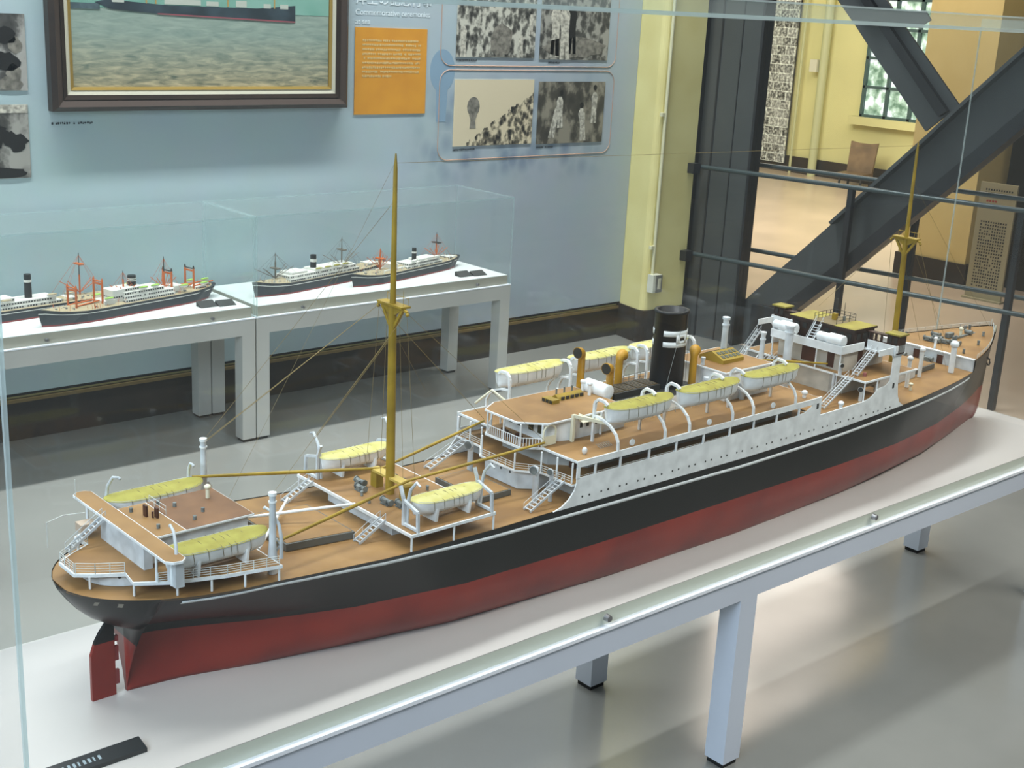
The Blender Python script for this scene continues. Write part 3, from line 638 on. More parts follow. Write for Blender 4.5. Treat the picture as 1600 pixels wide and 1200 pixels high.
small_ship('cargo_liner_model', 'small ship model with orange goalpost derricks and lime boat covers, in the left case', (1.772, 4.585, zt), A12, .80, .115, .045,
    dict(house=[(.36, .43, .035, 0, .055, True), (.42, .72, .048, 0, .014, True), (.42, .72, .044, .014, .028, True), (.42, .66, .040, .028, .042, True), (.43, .54, .034, .042, .056, True), (.31, .37, .04, 0, .02, False), (.86, .93, .035, 0, .014, True), (.73, .79, .03, 0, .03, False)],
         funnel=(.505, .017, .096, [(.074, .078), (.082, .086)]), mast=[(.455, .118, ORG, DARK, .085, 0), (.70, .15, ORG, DARK, .09, 0)], cover=GRN, vent=ORG,
         goal=[(.165, .085, ORG, ORG), (.31, .095, ORG, ORG), (.72, .092, ORG, DARK), (.86, .088, ORG, DARK)],
         boat=[(.335, -.04, .028), (.335, .04, .028), (.53, -.045, .05), (.60, -.045, .05), (.53, .045, .05), (.78, -.045, .03), (.92, -.035, .024), (.97, .01, .026), (.9, .035, .024)]))
small_ship('passenger_liner_model', 'small liner model with tall black funnel, behind the orange derricks in the left case', (1.345, 4.715, zt), math.radians(8), .92, .11, .042,
    dict(house=[(.2, .62, .045, 0, .014, True), (.22, .6, .04, .014, .028, True), (.25, .42, .034, .028, .042, True), (.66, .7, .03, 0, .012, False), (.86, .94, .03, 0, .012, True)],
         funnel=(.50, .014, .118, [(.088, .098)]), mast=[(.12, .15, MASTG, MASTG, .1, .1), (.735, .175, ORG, DARK, .09, .13)], cover=DKB, boom=1.0,
         boat=[(.3, -.042, .035), (.38, -.042, .035), (.58, -.042, .035), (.66, -.04, .03)]))
small_ship('ocean_liner_model', 'small liner model with grey masts and long white upperworks, in the right case', (2.695, 4.645, zt), math.radians(13.5), .80, .105, .046,
    dict(house=[(.20, .74, .046, 0, .014, True), (.20, .72, .042, .014, .028, True), (.22, .34, .036, .028, .038, False), (.40, .7, .034, .028, .036, False), (.85, .93, .03, 0, .014, True)],
         funnel=(.43, .014, .092, [(.062, .074)]), mast=[(.145, .13, MASTG, MASTG, .09, .06), (.655, .15, MASTG, MASTG, .1, .09)], cover=COVER, boom=1.3,
         boat=[(.42, -.042, .036), (.49, -.042, .036), (.56, -.042, .036), (.63, -.042, .036)]))
small_ship('combination_ship_model', 'small ship model with orange masts and thin black funnel, in the right case', (3.165, 4.615, zt), math.radians(14.5), .745, .10, .042,
    dict(house=[(.30, .36, .03, 0, .035, False), (.43, .78, .043, 0, .012, True), (.45, .76, .038, .012, .024, True), (.56, .74, .03, .024, .032, False), (.24, .42, .03, 0, .012, False), (.88, .95, .028, 0, .012, True)],
         funnel=(.565, .011, .082, [(.058, .066)]), mast=[(.24, .11, ORG, ORG, .095, .062), (.79, .135, ORG, DARK, .085, .085)], cover=SW, boom=.8,
         boat=[(.5, -.04, .032), (.58, -.04, .032), (.66, -.04, .032), (.73, -.04, .032)]))

# ================================================================== MAIN TABLE
TH = math.atan2(.0283, 2.966)
mt = empty('display_table', (2.3, 2.0, 0)); tag(mt, 'long low white painted table carrying the large ocean liner model', 'table')
TBLUE = mat('table_blue_white_paint', (206, 214, 226), .4, var=.02, scale=2)
def tl(name, m, x0, x1, y0, y1, z0, z1, parent=mt):
    return MB().box(x0-2.3, x1-2.3, y0-2.0, y1-2.0, z0, z1).build(name, m, parent)
X0, X1, Y0, Y1 = .60, 4.0, 1.722, 2.288
tl('apron', TBLUE, X0, X1, Y0, Y0+.04, .462, .523); w = MB()
tl('apron', TBLUE, X0, X1, Y1-.075, Y1-.035, .462, .523)
for xa in (X0, X1-.04): tl('apron_end', TBLUE, xa, xa+.04, Y0+.04, Y1-.075, .462, .523)
tl('lip', LIPW, X0-.004, X1+.004, Y0-.006, Y1, .523, .531)
tl('plinth', mat('plinth_edge', (214, 218, 204), .4), X0+.012, X1-.008, Y0+.010, Y1-.004, .531, .563)
tl('plinth_top', mat('plinth_white', (204, 199, 194), .32, var=.015, scale=2), X0+.012, X1-.008, Y0+.010, Y1-.004, .5631, .565)
for xa, ys in ((X0, (Y0, 2.192)), (2.307, (Y0, 2.192)), (X1-.075, (Y0+.01, 2.192))):
    for ya in ys:
        lg = tl('leg', TBLUE, xa, xa+.062, ya, ya+.06, .014, .462)
        tl('foot', FOOT, xa+.005, xa+.057, ya+.005, ya+.055, 0, .014, lg)
# main glass case
gc = empty('glass_case', (2.3, 2.0, .531)); tag(gc, 'tall glass case enclosing the large liner model', 'display case')
def gl(name, m, x0, x1, y0, y1, z0, z1): return MB().box(x0-2.3, x1-2.3, y0-2.0, y1-2.0, z0-.531, z1-.531).build(name, m, gc)
GX0, GX1, GY0, GY1, GT = .606, 3.99, 1.726, 2.283, 1.792
gl('front_pane', GLASS, GX0, GX1, GY0, GY0+.005, .531, GT); gl('back_pane', GLASS, GX0, GX1, GY1-.005, GY1, .5655, GT)
gl('side_pane', GLASS, GX0, GX0+.005, GY0+.005, GY1-.005, .5655, GT); gl('side_pane', GLASS, GX1-.005, GX1, GY0+.005, GY1-.005, .5655, GT)
gl('lid', GLASS, GX0, GX1, GY0, GY1, GT, GT+.006)
w = MB()
def ge(x0, x1, y0, y1, z0, z1): w.box(x0-2.3, x1-2.3, y0-2.0, y1-2.0, z0-.531, z1-.531)
for x in (GX0, GX1-.006): ge(x, x+.006, GY0-.0015, GY0+.006, .531, GT); ge(x, x+.005, GY1-.003, GY1, .566, GT)
ge(GX0, GX1, GY0-.001, GY0+.003, GT-.001, GT+.007); ge(GX0, GX1, GY1-.004, GY1, GT-.001, GT+.007)
w.build('polished_edges', EDGE, gc)
UG = glass_mat('lid_upstand_glass', (.93, .97, .95, 1), .5, .13)
MB().box(GX0-2.3, GX1-2.3, GY0-2.0, GY0+.004-2.0, GT-.531+.0061, 1.826-.531).build('lid_upstand', UG, gc)
MB().box(GX1-.004-2.3, GX1-2.3, GY0+.004-2.0, GY1-2.0, GT-.531+.0061, 1.826-.531).build('lid_upstand', UG, gc)
MB().box(GX0-2.3, GX1-2.3, GY0-.001-2.0, GY0+.005-2.0, 1.826-.531, 1.830-.531).build('upstand_edge', EDGE, gc)
lock(1.847, GY0-.001, .552, None, 'round chrome case lock low on the glass front, nearer the ship stern', .0085)
lock(2.835, GY0-.001, .556, None, 'round chrome case lock low on the glass front, nearer the ship bow', .0085)
nl = empty('name_plate', (.66, 1.802, .565)); tag(nl, 'black name plate with white letters on the table at the lower left corner', 'name plate')
w = MB(); w.add([(0,0,.008),(.176,0,.008),(.176,.032,.014),(0,.032,.014),(0,0,0),(.176,0,0),(.176,.032,0),(0,.032,0)], [(0,1,2,3),(4,7,6,5),(4,5,1,0),(5,6,2,1),(6,7,3,2),(7,4,0,3)]); w.build('plate', mat('plate_black', (34, 38, 40), .35), nl)
w = MB(); x = .012
for i in range(11):
    q = .0045 if i % 3 else .003; w.add([(x, .010, .0103), (x+q, .010, .0103), (x+q, .020, .0122), (x, .020, .0122)], [(0, 1, 2, 3)]); x += .0085
w.build('lettering', mat('plate_text', (150, 166, 172), .5), nl)
#SHIP#
# ================================================================== LARGE SHIP MODEL
ship = empty('ocean_liner_model', (.8951, 2.0094, .565), TH)
tag(ship, 'very large ocean liner model with red and black hull on the long white table', 'ship model')
ZB = [(-.117, .234), (-.109, .220), (-.090, .192), (-.068, .171), (-.033, .149), (-.002, .135), (0, .133)]
ZT = [(-.117, .241), (0, .240), (.2, .238), (.45, .220), (.7, .216), (.93, .217), (1.5, .210), (1.9, .214), (2.15, .225), (2.4, .240), (2.618, .250)]
ZF = [(2.62, .284), (2.8, .292), (2.95, .302), (3.02, .308)]
B0 = [(0, .004), (.1, .016), (.23, .052), (.64, .135), (1.08, .168), (1.52, .178), (2.0, .160), (2.13, .148), (2.47, .108), (2.75, .05), (2.9, .014), (2.966, .004)]
BW = [(0, .005), (.05, .012), (.1, .029), (.17, .058), (.23, .085), (.4, .142), (.64, .186), (1.0, .198), (1.9, .199), (2.2, .186), (2.47, .150), (2.7, .094), (2.85, .050), (2.96, .012), (3.0, .003)]
def BD(x):
    if x < .25: return .198*max(0, 1-((.25-x)/.3672)**2.2)**.5
    if x < 2.1: return .199
    return .199*max(.012, 1-((x-2.1)/.915)**3.1)
def ztop(x): return interp(x, ZT) if x < 2.619 else interp(x, ZF)
def zmain(x): return interp(x, ZT)
def hb(x, z):
    zt_ = ztop(x); bd = BD(x)
    if x < 0:
        zb = interp(x, ZB); u = max(0, (z-zb)/max(1e-6, zt_-zb)); return bd*min(1, u)**.42
    b0, bw = interp(x, B0), interp(x, BW)
    if z <= .105: return b0+(bw-b0)*(1-(1-z/.105)**2.6)
    u = (z-.105)/(zt_-.105); p = .75 if x < .4 else (1.15 if x > 2.2 else 1)
    if x < .4:
        k = (.4-x)/.4; z0_ = .134-.04*x; u2 = max(0, (z-z0_)/(zt_-z0_))**.60; u = u*(1-k)+u2*k; p = 1
    return bw+(bd-bw)*max(0, u)**p
STA = [-.1169, -.112, -.10, -.085, -.068, -.05, -.033, -.016, -.001, .0, .02, .045, .08, .12, .17, .23, .3, .4, .5, .64, .8, 1.0, 1.25, 1.5, 1.75, 2.0, 2.1, 2.2, 2.3, 2.4, 2.47, 2.55, 2.617, 2.622, 2.68, 2.74, 2.8, 2.85, 2.9, 2.94, 2.966, 2.985, 2.998]
_S = set(STA)
for a_, b_ in zip(STA, STA[1:]):
    m_ = (2 if b_-a_ > .015 else 1) if b_ < .42 else (3 if b_-a_ > .05 else 1)
    if a_ > 2.617: m_ = 1 if b_-a_ < .03 else 2
    for k_ in range(1, m_): _S.add(a_+(b_-a_)*k_/m_)
STA = sorted(_S)
SS = [0, .03, .08, .16, .26, .36, .44, .5, .54, .57, .6, .64, .69, .75, .82, .9, .96, 1]
def stem_x(z): return interp(z, [(0, 2.966), (.016, 2.986), (.05, 2.995), (.1, 3.0), (.2, 3.004), (.25, 3.012), (.31, 3.020)])
w = MB(); rows = []
for x in STA:
    zb = interp(x, ZB) if x < 0 else 0; zt_ = ztop(x)
    rows.append([(x, hb(x, zb+(zt_-zb)*s_), zb+(zt_-zb)*s_) for s_ in SS])
def squeeze(r, zt_): # last columns follow the stem
    return r
last = []
for s_ in SS:
    z = ztop(3.02)*s_; last.append((stem_x(z), .0015, z))
# bend the front stations so they run parallel to the stem
for i, x in enumerate(STA):
    if x > 2.9:
        rows[i] = [(x+(stem_x(p[2])-3.0)*((x-2.9)/.1), p[1], p[2]) for p in rows[i]]
rows.append(last)
vs = []; n = len(SS)
for sgn in (-1, 1):
    for r_ in rows:
        vs += [(p[0], sgn*p[1], p[2]) for p in r_]
R = len(rows); fs = []
for sd in (0, 1):
    o = sd*R*n
    for i in range(R-1):
        for j in range(n-1):
            q = (o+i*n+j, o+(i+1)*n+j, o+(i+1)*n+j+1, o+i*n+j+1); fs.append(q if sd == 0 else q[::-1])
for i in range(R-1): fs.append((i*n, R*n+i*n, R*n+(i+1)*n, (i+1)*n))
fs.append(tuple([(R-1)*n+j for j in range(n)]+[R*n+(R-1)*n+j for j in range(n)][::-1]))
fs.append(tuple([j for j in range(n)][::-1]+[R*n+j for j in range(n)]))
w.add(vs, fs, True); hull = w.build('hull', HULL, ship)
# white sheer stripe
w = MB(); pts = [x for x in [.035+i*.05 for i in range(53)]]; pts = [p for p in pts if p < 2.60]+[2.60]
ZS = [(.0, .2245), (.2, .2270), (.45, .2085), (.7, .199), (.93, .197), (1.5, .190), (1.9, .195), (2.15, .206), (2.4, .218), (2.618, .232), (2.8, .246), (2.95, .256)]
vs = []
for x in pts:
    for dz in (-.0034, .0034):
        z = interp(x, ZS)+dz; b = hb(x, z)
        for sgn in (-1, 1): vs += [(x, sgn*(b+.0018), z), (x, sgn*(b-.001), z)]
fs = []
for i in range(len(pts)-1):
    a = i*8; c_ = a+8
    for k in (0, 2):   # starboard verts 0/1 (low) 4/5 (high) ; port 2/3, 6/7
        lo_, hi_ = a+k, a+4+k; lo2, hi2 = c_+k, c_+4+k
        fs += [(lo_, lo2, hi2, hi_), (lo_+1, hi_+1, hi2+1, lo2+1), (hi_, hi2, hi2+1, hi_+1), (lo_, lo_+1, lo2+1, lo2)]
w.add(vs, fs, True); w.build('sheer_stripe', WHITE, ship)
# main deck planking and forecastle deck
def deck_poly(x0, x1, inset, k=28):
    xs = [x0]+[x for x in STA if x0 < x < x1]+[x1]
    return [(x, -max(.0, BD(x)-inset)) for x in xs]+[(x, max(.0, BD(x)-inset)) for x in xs[::-1]]
def deck_strip(x0, x1, inset, zf, name):
    xs = [x0]+[x for x in STA if x0 < x < x1]+[x1]; w = MB(); vs = []
    for x in xs:
        b = max(.0006, BD(x)-inset)
        for dz in (-.003, 0):
            for t in (-1, -.5, 0, .5, 1): vs.append((x, b*t, zf(x)+dz))
    fs = []
    for i in range(len(xs)-1):
        a = i*10; c_ = a+10
        for k in range(4): fs += [(a+5+k, c_+5+k, c_+6+k, a+6+k), (a+k, a+1+k, c_+1+k, c_+k)]
        fs += [(a, c_, c_+5, a+5), (a+4, a+9, c_+9, c_+4)]
    w.add(vs, fs); return w.build(name, DECK, ship)
deck_strip(-.113, 2.617, .003, lambda x: zmain(x)-.0010, 'main_deck')
deck_strip(2.623, 3.005, .004, lambda x: ztop(x)-.0010, 'forecastle_deck')
# rudder
w = MB(); w.prismy([(-.065, 0), (-.020, 0), (-.020, .136), (-.033, .147), (-.046, .13), (-.056, .113), (-.0645, .088)], -.004, .004)
rd = w.build('rudder', HULL, ship)
for z0, z1 in ((.020, .048), (.067, .095), (.105, .115)): MB().box(-.020, -.0125, -.003, .003, z0, z1).build('rudder_hinge', SR, rd)
w = MB(); w.add([(-.086, -.098, .218), (-.045, -.127, .215), (-.045, -.1285, .225), (-.086, -.1, .228)], [(0, 1, 2, 3)]); 
nmp = MB()
for x0, x1 in ((-.085, -.05),):
    za = .222
    a = (x0, -hb(x0, za)-.0012, za); b = (x1, -hb(x1, za)-.0012, za); a2 = (x0, -hb(x0, za+.009)-.0012, za+.009); b2 = (x1, -hb(x1, za+.009)-.0012, za+.009)
    nmp.add([a, b, b2, a2, (a[0], a[1]+.002, a[2]), (b[0], b[1]+.002, b[2]), (b2[0], b2[1]+.002, b2[2]), (a2[0], a2[1]+.002, a2[2])], [(0,1,2,3),(4,7,6,5),(0,4,5,1),(2,6,7,3),(0,3,7,4),(1,5,6,2)])
nmp.build('stern_name_strip', mat('strip_grey', (130, 124, 112), .5), ship)
# forecastle bulkhead
w = MB(); bb = BD(2.62)-.003; w.box(2.612, 2.618, -bb, bb, .245, .284); w.build('forecastle_bulkhead', GREYW, ship)
for y in (-.05, .03): MB().box(2.6105, 2.6125, y-.012, y+.008, .249, .276).build('door', MAROON, ship)
w = MB(); w.box(2.610, 2.6225, -bb, bb, .284, .2868); w.build('forecastle_edge', WHITE, ship)

# ---------------- poop
PZ = .268
pol = [(-.100, -.030), (-.070, -.052), (-.028, -.076), (-.034, -.118), (.02, -.150), (.110, -.180), (.206, -.200), (.206, .200), (.110, .180), (.02, .150), (-.034, .118), (-.028, .076), (-.070, .052), (-.100, .030)]
MB().prism(pol, PZ-.006, PZ).build('poop_platform', WHITE, ship)
def inset(P, d):
    cx = sum(p[0] for p in P)/len(P); cy = sum(p[1] for p in P)/len(P); out = []
    for x, y in P:
        v = Vector((x-cx, y-cy)); L_ = v.length; v = v*(L_-d)/L_; out.append((cx+v.x, cy+v.y))
    return out
MB().prism(inset(pol, .004), PZ-.001, PZ+.0006).build('poop_platform_planking', DECK, ship)
def posts(P, z0f, z1, name='deck_post', m=WHITE, r=.0022):
    for x, y in P: MB().tube([(x, y, z0f(x)), (x, y, z1)], r, 6).build(name, m, ship)
for sg in (-1, 1): posts([(-.078, sg*.045), (-.030, sg*.112), (.03, sg*.150), (.085, sg*.168), (.140, sg*.185), (.202, sg*.195)], zmain, PZ-.005)
w = MB()
for sg in (-1, 1):
    w.rail([(-.096, sg*.030, PZ), (-.070, sg*.050, PZ), (-.028, sg*.074, PZ)], .019, 4, .0006, .026)
    w.rail([(.0, sg*.140, PZ), (.110, sg*.178, PZ), (.202, sg*.196, PZ)], .017, 4, .0006, .026)
w.rail([(-.098, -.028, PZ), (-.098, .028, PZ)], .019, 4, .0006, .02)
w.build('poop_railing', PALERIG, ship)
w = MB(); w.tube([(.0, 0, .246), (.0, 0, PZ-.006)], 1, 3); w = MB()
N_ = 24; w.prism([(.015+.085*math.cos(2*PI*i/N_), .078*math.sin(2*PI*i/N_)) for i in range(N_)], lambda p: zmain(p[0]), lambda p: PZ-.006); w.build('stern_roundhouse', GREYW, ship)
MB().prism([(.08, -.06), (.16, -.10), (.20, -.10), (.20, .10), (.16, .10), (.08, .06)], lambda p: zmain(p[0]), lambda p: PZ-.006).build('lower_poop_house', GREYW, ship)
for a in (200, 235, 250): 
    q = math.radians(a); MB().disc((.015+.0855*math.cos(q), .0785*math.sin(q), .258), (math.cos(q), math.sin(q), 0), .0028, .001, 8).build('porthole', DARK, ship)
hs = MB().box(.018, .214, -.068, .068, PZ, .318).build('poop_house', GREYW, ship)
for y in (-.05, -.02, .015, .045): MB().disc((.0175, y, .298), (1, 0, 0), .0028, .001, 8).build('porthole', DARK, hs)
MB().box(.030, .222, -.078, .078, .317, .3205).build('poop_house_roof', WHITE, ship)
MB().box(.032, .085, -.076, .076, .3203, .3213).build('roof_planking', DECK, ship); MB().box(.0875, .2205, -.0765, .0765, .3203, .3213).build('roof_planking', DECKD, ship)
rr = MB().prism([(-.006, -.178), (.004, -.190), (.020, -.192), (.030, -.182), (.030, .182), (.020, .192), (.004, .192), (-.006, .182)], .317, .3215).build('docking_bridge', WHITE, ship)
MB().prism([(-.0045, -.177), (.005, -.188), (.019, -.190), (.0285, -.181), (.0285, .181), (.019, .190), (.005, .190), (-.0045, .181)], .3213, .3222).build('docking_bridge_planking', DECK, ship)
MB().box(.002, .018, -.085, .085, PZ, .317).build('bridge_screen', GREYW, ship)
posts([(.012, -.165), (.0, -.135), (.012, .165), (.0, .135)], lambda x: PZ, .317); MB().box(.012, .028, -.18, -.150, PZ, .317).build('bridge_wing_support', GREYW, ship)
w = MB(); w.box(.055, .059, .012, .024, .3213, .342); w.box(.068, .072, -.004, .006, .3213, .340); w.tube([(.064, .004, .3213), (.064, .004, .333)], .002, 6); w.build('steering_stand', MAROON, ship)
for x, y in ((.045, .05), (.05, -.045), (.12, .03), (.15, -.02), (.12, -.045), (.10, .055)): MB().tube([(x, y, .3213), (x, y, .329)], .0035, 8).build('roof_vent', STEEL, ship)
def cowl(x, y, z0, z1, r, m, ang, name='ventilator', mouth=DARK, head=1.45, parent=None):
    h = z1-r*head; a = math.radians(ang); dx, dy = math.cos(a), math.sin(a)
    pts = [(x, y, z0), (x, y, h)]; rr_ = [r, r*.95]
    for i in range(1, 6):
        t = i*PI/2/5*1.0; R_ = r*1.2
        pts.append((x+dx*R_*(1-math.cos(t)), y+dy*R_*(1-math.cos(t)), h+R_*math.sin(t))); rr_.append(r*(.95+.09*i))
    pts.append((x+dx*r*1.9, y+dy*r*1.9, h+r*1.2)); rr_.append(r*1.5)
    v = MB().tube(pts, rr_, 12).build(name, m, parent or ship)
    c_ = Vector(pts[-1])+Vector((dx, dy, 0))*.0006
    MB().disc(c_, (dx, dy, 0), r*1.32, .001, 14).build('cowl_mouth', mouth, v)
    return v
def mushroom(x, y, z0, z1, r, m=WHITE, name='mushroom_vent'):
    v = MB().tube([(x, y, z0), (x, y, z1)], r, 8).ball((x, y, z1), r*1.7, r*1.7, r*1.3, 10, 6).build(name, m, ship); return v
mushroom(.190, .035, .3213, .343, .004, CREAM)
w = MB()
for z in (.329, .337): w.tube([(.09, .07, z), (.09, .005, z)], .0006, 4)
for y in (.005, .03, .05, .07): w.tube([(.09, y, .3213), (.09, y, .337)], .0006, 4)
w.build('roof_railing', PALERIG, ship)
def ladder(a, b, wd, rungs, sides=True, m=GREYW, name='ladder'):
    a = Vector(a); b = Vector(b); d = (b-a); s_ = Vector((-d.y, d.x, 0)); s_ = (s_.normalized() if s_.length > 1e-5 else Vector((0, 1, 0)))*wd/2
    w = MB()
    for k in (-1, 1): w.bar(a+s_*k, b+s_*k, .0016, .005)
    for i in range(rungs):
        t = (i+.5)/rungs; p = a.lerp(b, t); w.bar(p-s_, p+s_, .003, .0012)
    if sides:
        for k in (-1, 1):
            h = Vector((0, 0, .014)); w.tube([a+s_*k+h, b+s_*k+h], .0006, 4)
            for t in (0, .33, .66, 1): q = a.lerp(b, t)+s_*k; w.tube([q, q+h], .0006, 4)
    return w.build(name, m, ship)
ladder((-.07, .065, PZ), (.0, .065, .317), .014, 9)
w = MB(); w.tube([(-.09, .10, PZ), (-.09, .10, .315), (-.06, .10, .322), (-.02, .10, .318)], .0008, 5); w.tube([(-.01, .16, .3215), (-.01, .16, .36)], .0008, 5); w.build('ensign_frame', PALERIG, ship)
MB().box(-.03, .0, .095, .12, .280, .296).build('flag_locker', mat('locker', (190, 170, 150), .5), ship)

# ---------------- lifeboats
def boat_proto(L, Wd, H, cover, chocks=True):
    w = MB(); us = [0, .012, .035, .075, .13, .2, .32, .5, .68, .8, .87, .925, .965, .988, 1]; vs = []; K = 9
    def pw(u): return max(0, 1-abs(2*u-1)**4.2)**.5
    for u in us:
        b = Wd/2*pw(u) if 0 < u < 1 else .0004
        sh = .0035*abs(2*u-1)**2.2; kz = H*.18*abs(2*u-1)**5
        for k in range(K):
            t = -PI/2+PI*k/(K-1); y = b*math.sin(t); c_ = math.cos(t)**.62 if math.cos(t) > 1e-6 else 0
            vs.append(((u-.5)*L*(1-.04*c_), y, H+sh-(H+sh-kz)*c_))
    fs = [(i*K+j, (i+1)*K+j, (i+1)*K+j+1, i*K+j+1) for i in range(len(us)-1) for j in range(K-1)]
    w.add(vs, fs, True); fs2 = [[i*K for i in range(len(us))]+[i*K+K-1 for i in range(len(us))][::-1]]
    b = w.build('lifeboat', WHITE, ship)
    w = MB(); vs = []; K2 = 7
    for u in us:
        bb_ = (Wd/2*1.05*pw(u) if 0 < u < 1 else .001); sh = .0035*abs(2*u-1)**2.2
        for k in range(K2):
            t = -1+2*k/(K2-1); vs.append(((u-.5)*L*1.02, bb_*t, H+sh-.0018+(.0018 if abs(t) < .99 else 0)+.0042*(1-t*t)*pw(u)))
    fs = [(i*K2+j, (i+1)*K2+j, (i+1)*K2+j+1, i*K2+j+1) for i in range(len(us)-1) for j in range(K2-1)]
    w.add(vs, fs, True); w.build('boat_cover', cover, b)
    w = MB()
    for u in (.2, .34, .48, .56, .62, .76):
        bb_ = Wd/2*1.02*pw(u); w.tube([((u-.5)*L, -bb_*1.02, H), ((u-.5)*L+.004, -bb_*.9, H*.45), ((u-.5)*L+.004, -bb_*.55, H*.12)], .0006, 4)
        w.tube([((u-.5)*L, -bb_*1.02, H+.0002), ((u-.5)*L, 0, H+.0050), ((u-.5)*L, bb_*1.02, H+.0002)], .0005, 4)
    w.build('cover_lashing', mat('lashing', (120, 108, 80), .7), b)
    if chocks:
        w = MB()
        for u in (.26, .74):
            x = (u-.5)*L; w.prismx([(-Wd*.42, -.012), (Wd*.42, -.012), (Wd*.50, H*.55), (Wd*.36, H*.35), (Wd*.18, .001), (-Wd*.18, .001), (-Wd*.36, H*.35), (-Wd*.50, H*.55)], x-.0025, x+.0025)
        w.build('boat_chock', WHITE, b)
    return b
bA = boat_proto(.196, .060, .034, COVER)
bA.location = (.112, -.135, .2805)
def place_boat(proto, loc, first=False): return copy_tree(proto, ship, loc)
place_boat(bA, (.135, .140, .2805))
bB = boat_proto(.172, .054, .032, COVERP); bB.location = (.612, -.152, .2665)
place_boat(bB, (.600, .152, .2665))
bM = boat_proto(.206, .058, .040, COVER, False); bM.location = (1.150, -.158, .360)
for x in (1.385, 1.620): place_boat(bM, (x, -.158, .360))
bN = boat_proto(.206, .058, .040, COVERP, False); bN.location = (1.115, .166, .366)
for x in (1.350, 1.570): place_boat(bN, (x, .166, .366))
# swan neck davits of the aft boats
def davit(x, sg, z0, y0, y1, z1, flip=1, name='davit'):
    w = MB(); y0 *= sg; y1 *= sg
    w.tube([(x, y0, z0), (x, y0, z0+.038), (x+.002*flip, y0+(y1-y0)*.12, z0+(z1-z0)*.72), (x+.006*flip, y0+(y1-y0)*.5, z0+(z1-z0)*.95), (x+.010*flip, y1, z1)], [.0036, .0036, .0032, .0028, .0022], 8)
    w.ball((x+.010*flip, y1, z1-.002), .003, .003, .003, 8, 5)
    return w.build(name, GREYW, ship)
for sg in (-1, 1):
    davit(.022 if sg < 0 else .05, sg, PZ, .165, .125, PZ+.092); davit(.222, sg, PZ-.002, .170, .130, PZ+.085, -1)
# frame brackets around the middle boats
def davit_frame(x, sg, z0):
    w = MB(); t = .005
    def seg(a, b): w.bar((x, sg*a[0], a[1]), (x, sg*b[0], b[1]), .006, t)
    seg((.196, z0), (.194, z0+.040)); seg((.194, z0+.040), (.150, z0+.052)); seg((.150, z0), (.150, z0+.052)); seg((.150, z0+.050), (.138, z0+.078)); seg((.196, z0+.004), (.150, z0+.004))
    w.build('davit_frame', GREYW, ship)
    w = MB(); w.tube([(x+.008, sg*.150, z0), (x+.008, sg*.152, z0+.045), (x+.008, sg*.160, z0+.075), (x+.008, sg*.178, z0+.095), (x+.008, sg*.19, z0+.090)], [.004, .0038, .0034, .003, .002], 8)
    w.build('davit', GREYW, ship)
MZ = .254
for sg in (-1, 1):
    davit_frame(.508, sg, MZ); davit_frame(.694, sg, MZ)

# ---------------- kingposts, booms, aft hatch
for x, sg in ((.210, -1), (.250, 1)):
    y = sg*.160; k = MB().tube([(x, y, zmain(x)), (x, y, .270), (x, y, .300), (x, y, .385)], [.009, .0085, .0065, .0055], 12).build('kingpost', GREYW, ship)
    MB().tube([(x, y, .385), (x, y, .391)], .0075, 12).tube([(x, y, .372), (x, y, .375)], .0075, 12).build('kingpost_cap', WHITE, k)
    MB().tube([(x+.008, y, .30), (x+.016, y, .288), (x+.006, y, .275)], .0022, 6).build('gooseneck', GREYW, k)
def boom(a, b, r, m=OCHRE, name='derrick_boom'):
    a = Vector(a); b = Vector(b); return MB().tube([a, a.lerp(b, .5), b], [r*.75, r, r*.75], 10).build(name, m, ship)
boom((.222, .155, .318), (.600, .048, .292), .0038); boom((.600, .048, .292), (.905, .082, .332), .0036)
boom((.222, -.155, .292), (.590, -.058, .300), .0038); boom((.590, -.058, .300), (.930, -.092, .326), .0036)
boom((.215, -.105, .262), (.395, .085, .238+.02), .0034, WHITE, 'hatch_stay'); boom((.225, .05, .262), (.475, -.035, .268), .0034, WHITE, 'hatch_stay')
def hatch(x0, x1, hw, z1, name='hatch_coaming'):
    h = MB().prism([(x0, -hw), (x1, -hw), (x1, hw), (x0, hw)], lambda p: zmain(p[0]), lambda p: zmain(p[0])+z1).build(name, mat('coaming_grey', (98, 100, 96), .55), ship)
    MB().prism([(x0+.004, -hw+.004), (x1-.004, -hw+.004), (x1-.004, hw-.004), (x0+.004, hw-.004)], lambda p: zmain(p[0])+z1-.001, lambda p: zmain(p[0])+z1+.001).build('hatch_cover', DECK, h)
hatch(.285, .440, .085, .014); hatch(.765, .855, .075, .012)
# ---------------- middle platform with the after mast
MB().box(.490, .702, -.200, .200, MZ-.006, MZ).build('mast_platform', WHITE, ship); MB().box(.4935, .6985, -.1965, .1965, MZ-.001, MZ+.0006).build('mast_platform_planking', DECK, ship)
mh = MB().prism([(.510, -.112), (.690, -.112), (.690, .112), (.510, .112)], lambda p: zmain(p[0]), lambda p: MZ-.006).build('mast_house', GREYW, ship)
for y in (-.09, -.05, 0, .04): MB().disc((.5095, y, .238), (1, 0, 0), .003, .001, 8).build('porthole', DARK, mh)
for sg in (-1, 1): posts([(.493, sg*.197), (.597, sg*.197), (.699, sg*.197)], zmain, MZ-.005)
ladder((.430, -.105, .221), (.492, -.105, .256), .018, 8); ladder((.425, .150, .221), (.492, .150, .256), .018, 8)
w = MB(); w.box(.578, .600, -.062, .062, .288, .293); w.build('mast_table', mat('pale_ochre', (196, 170, 84), .5), ship)
for y in (-.050, .050): MB().box(.580, .598, y-.010, y+.010, MZ, .288).build('mast_table_leg', OCHRE, ship)
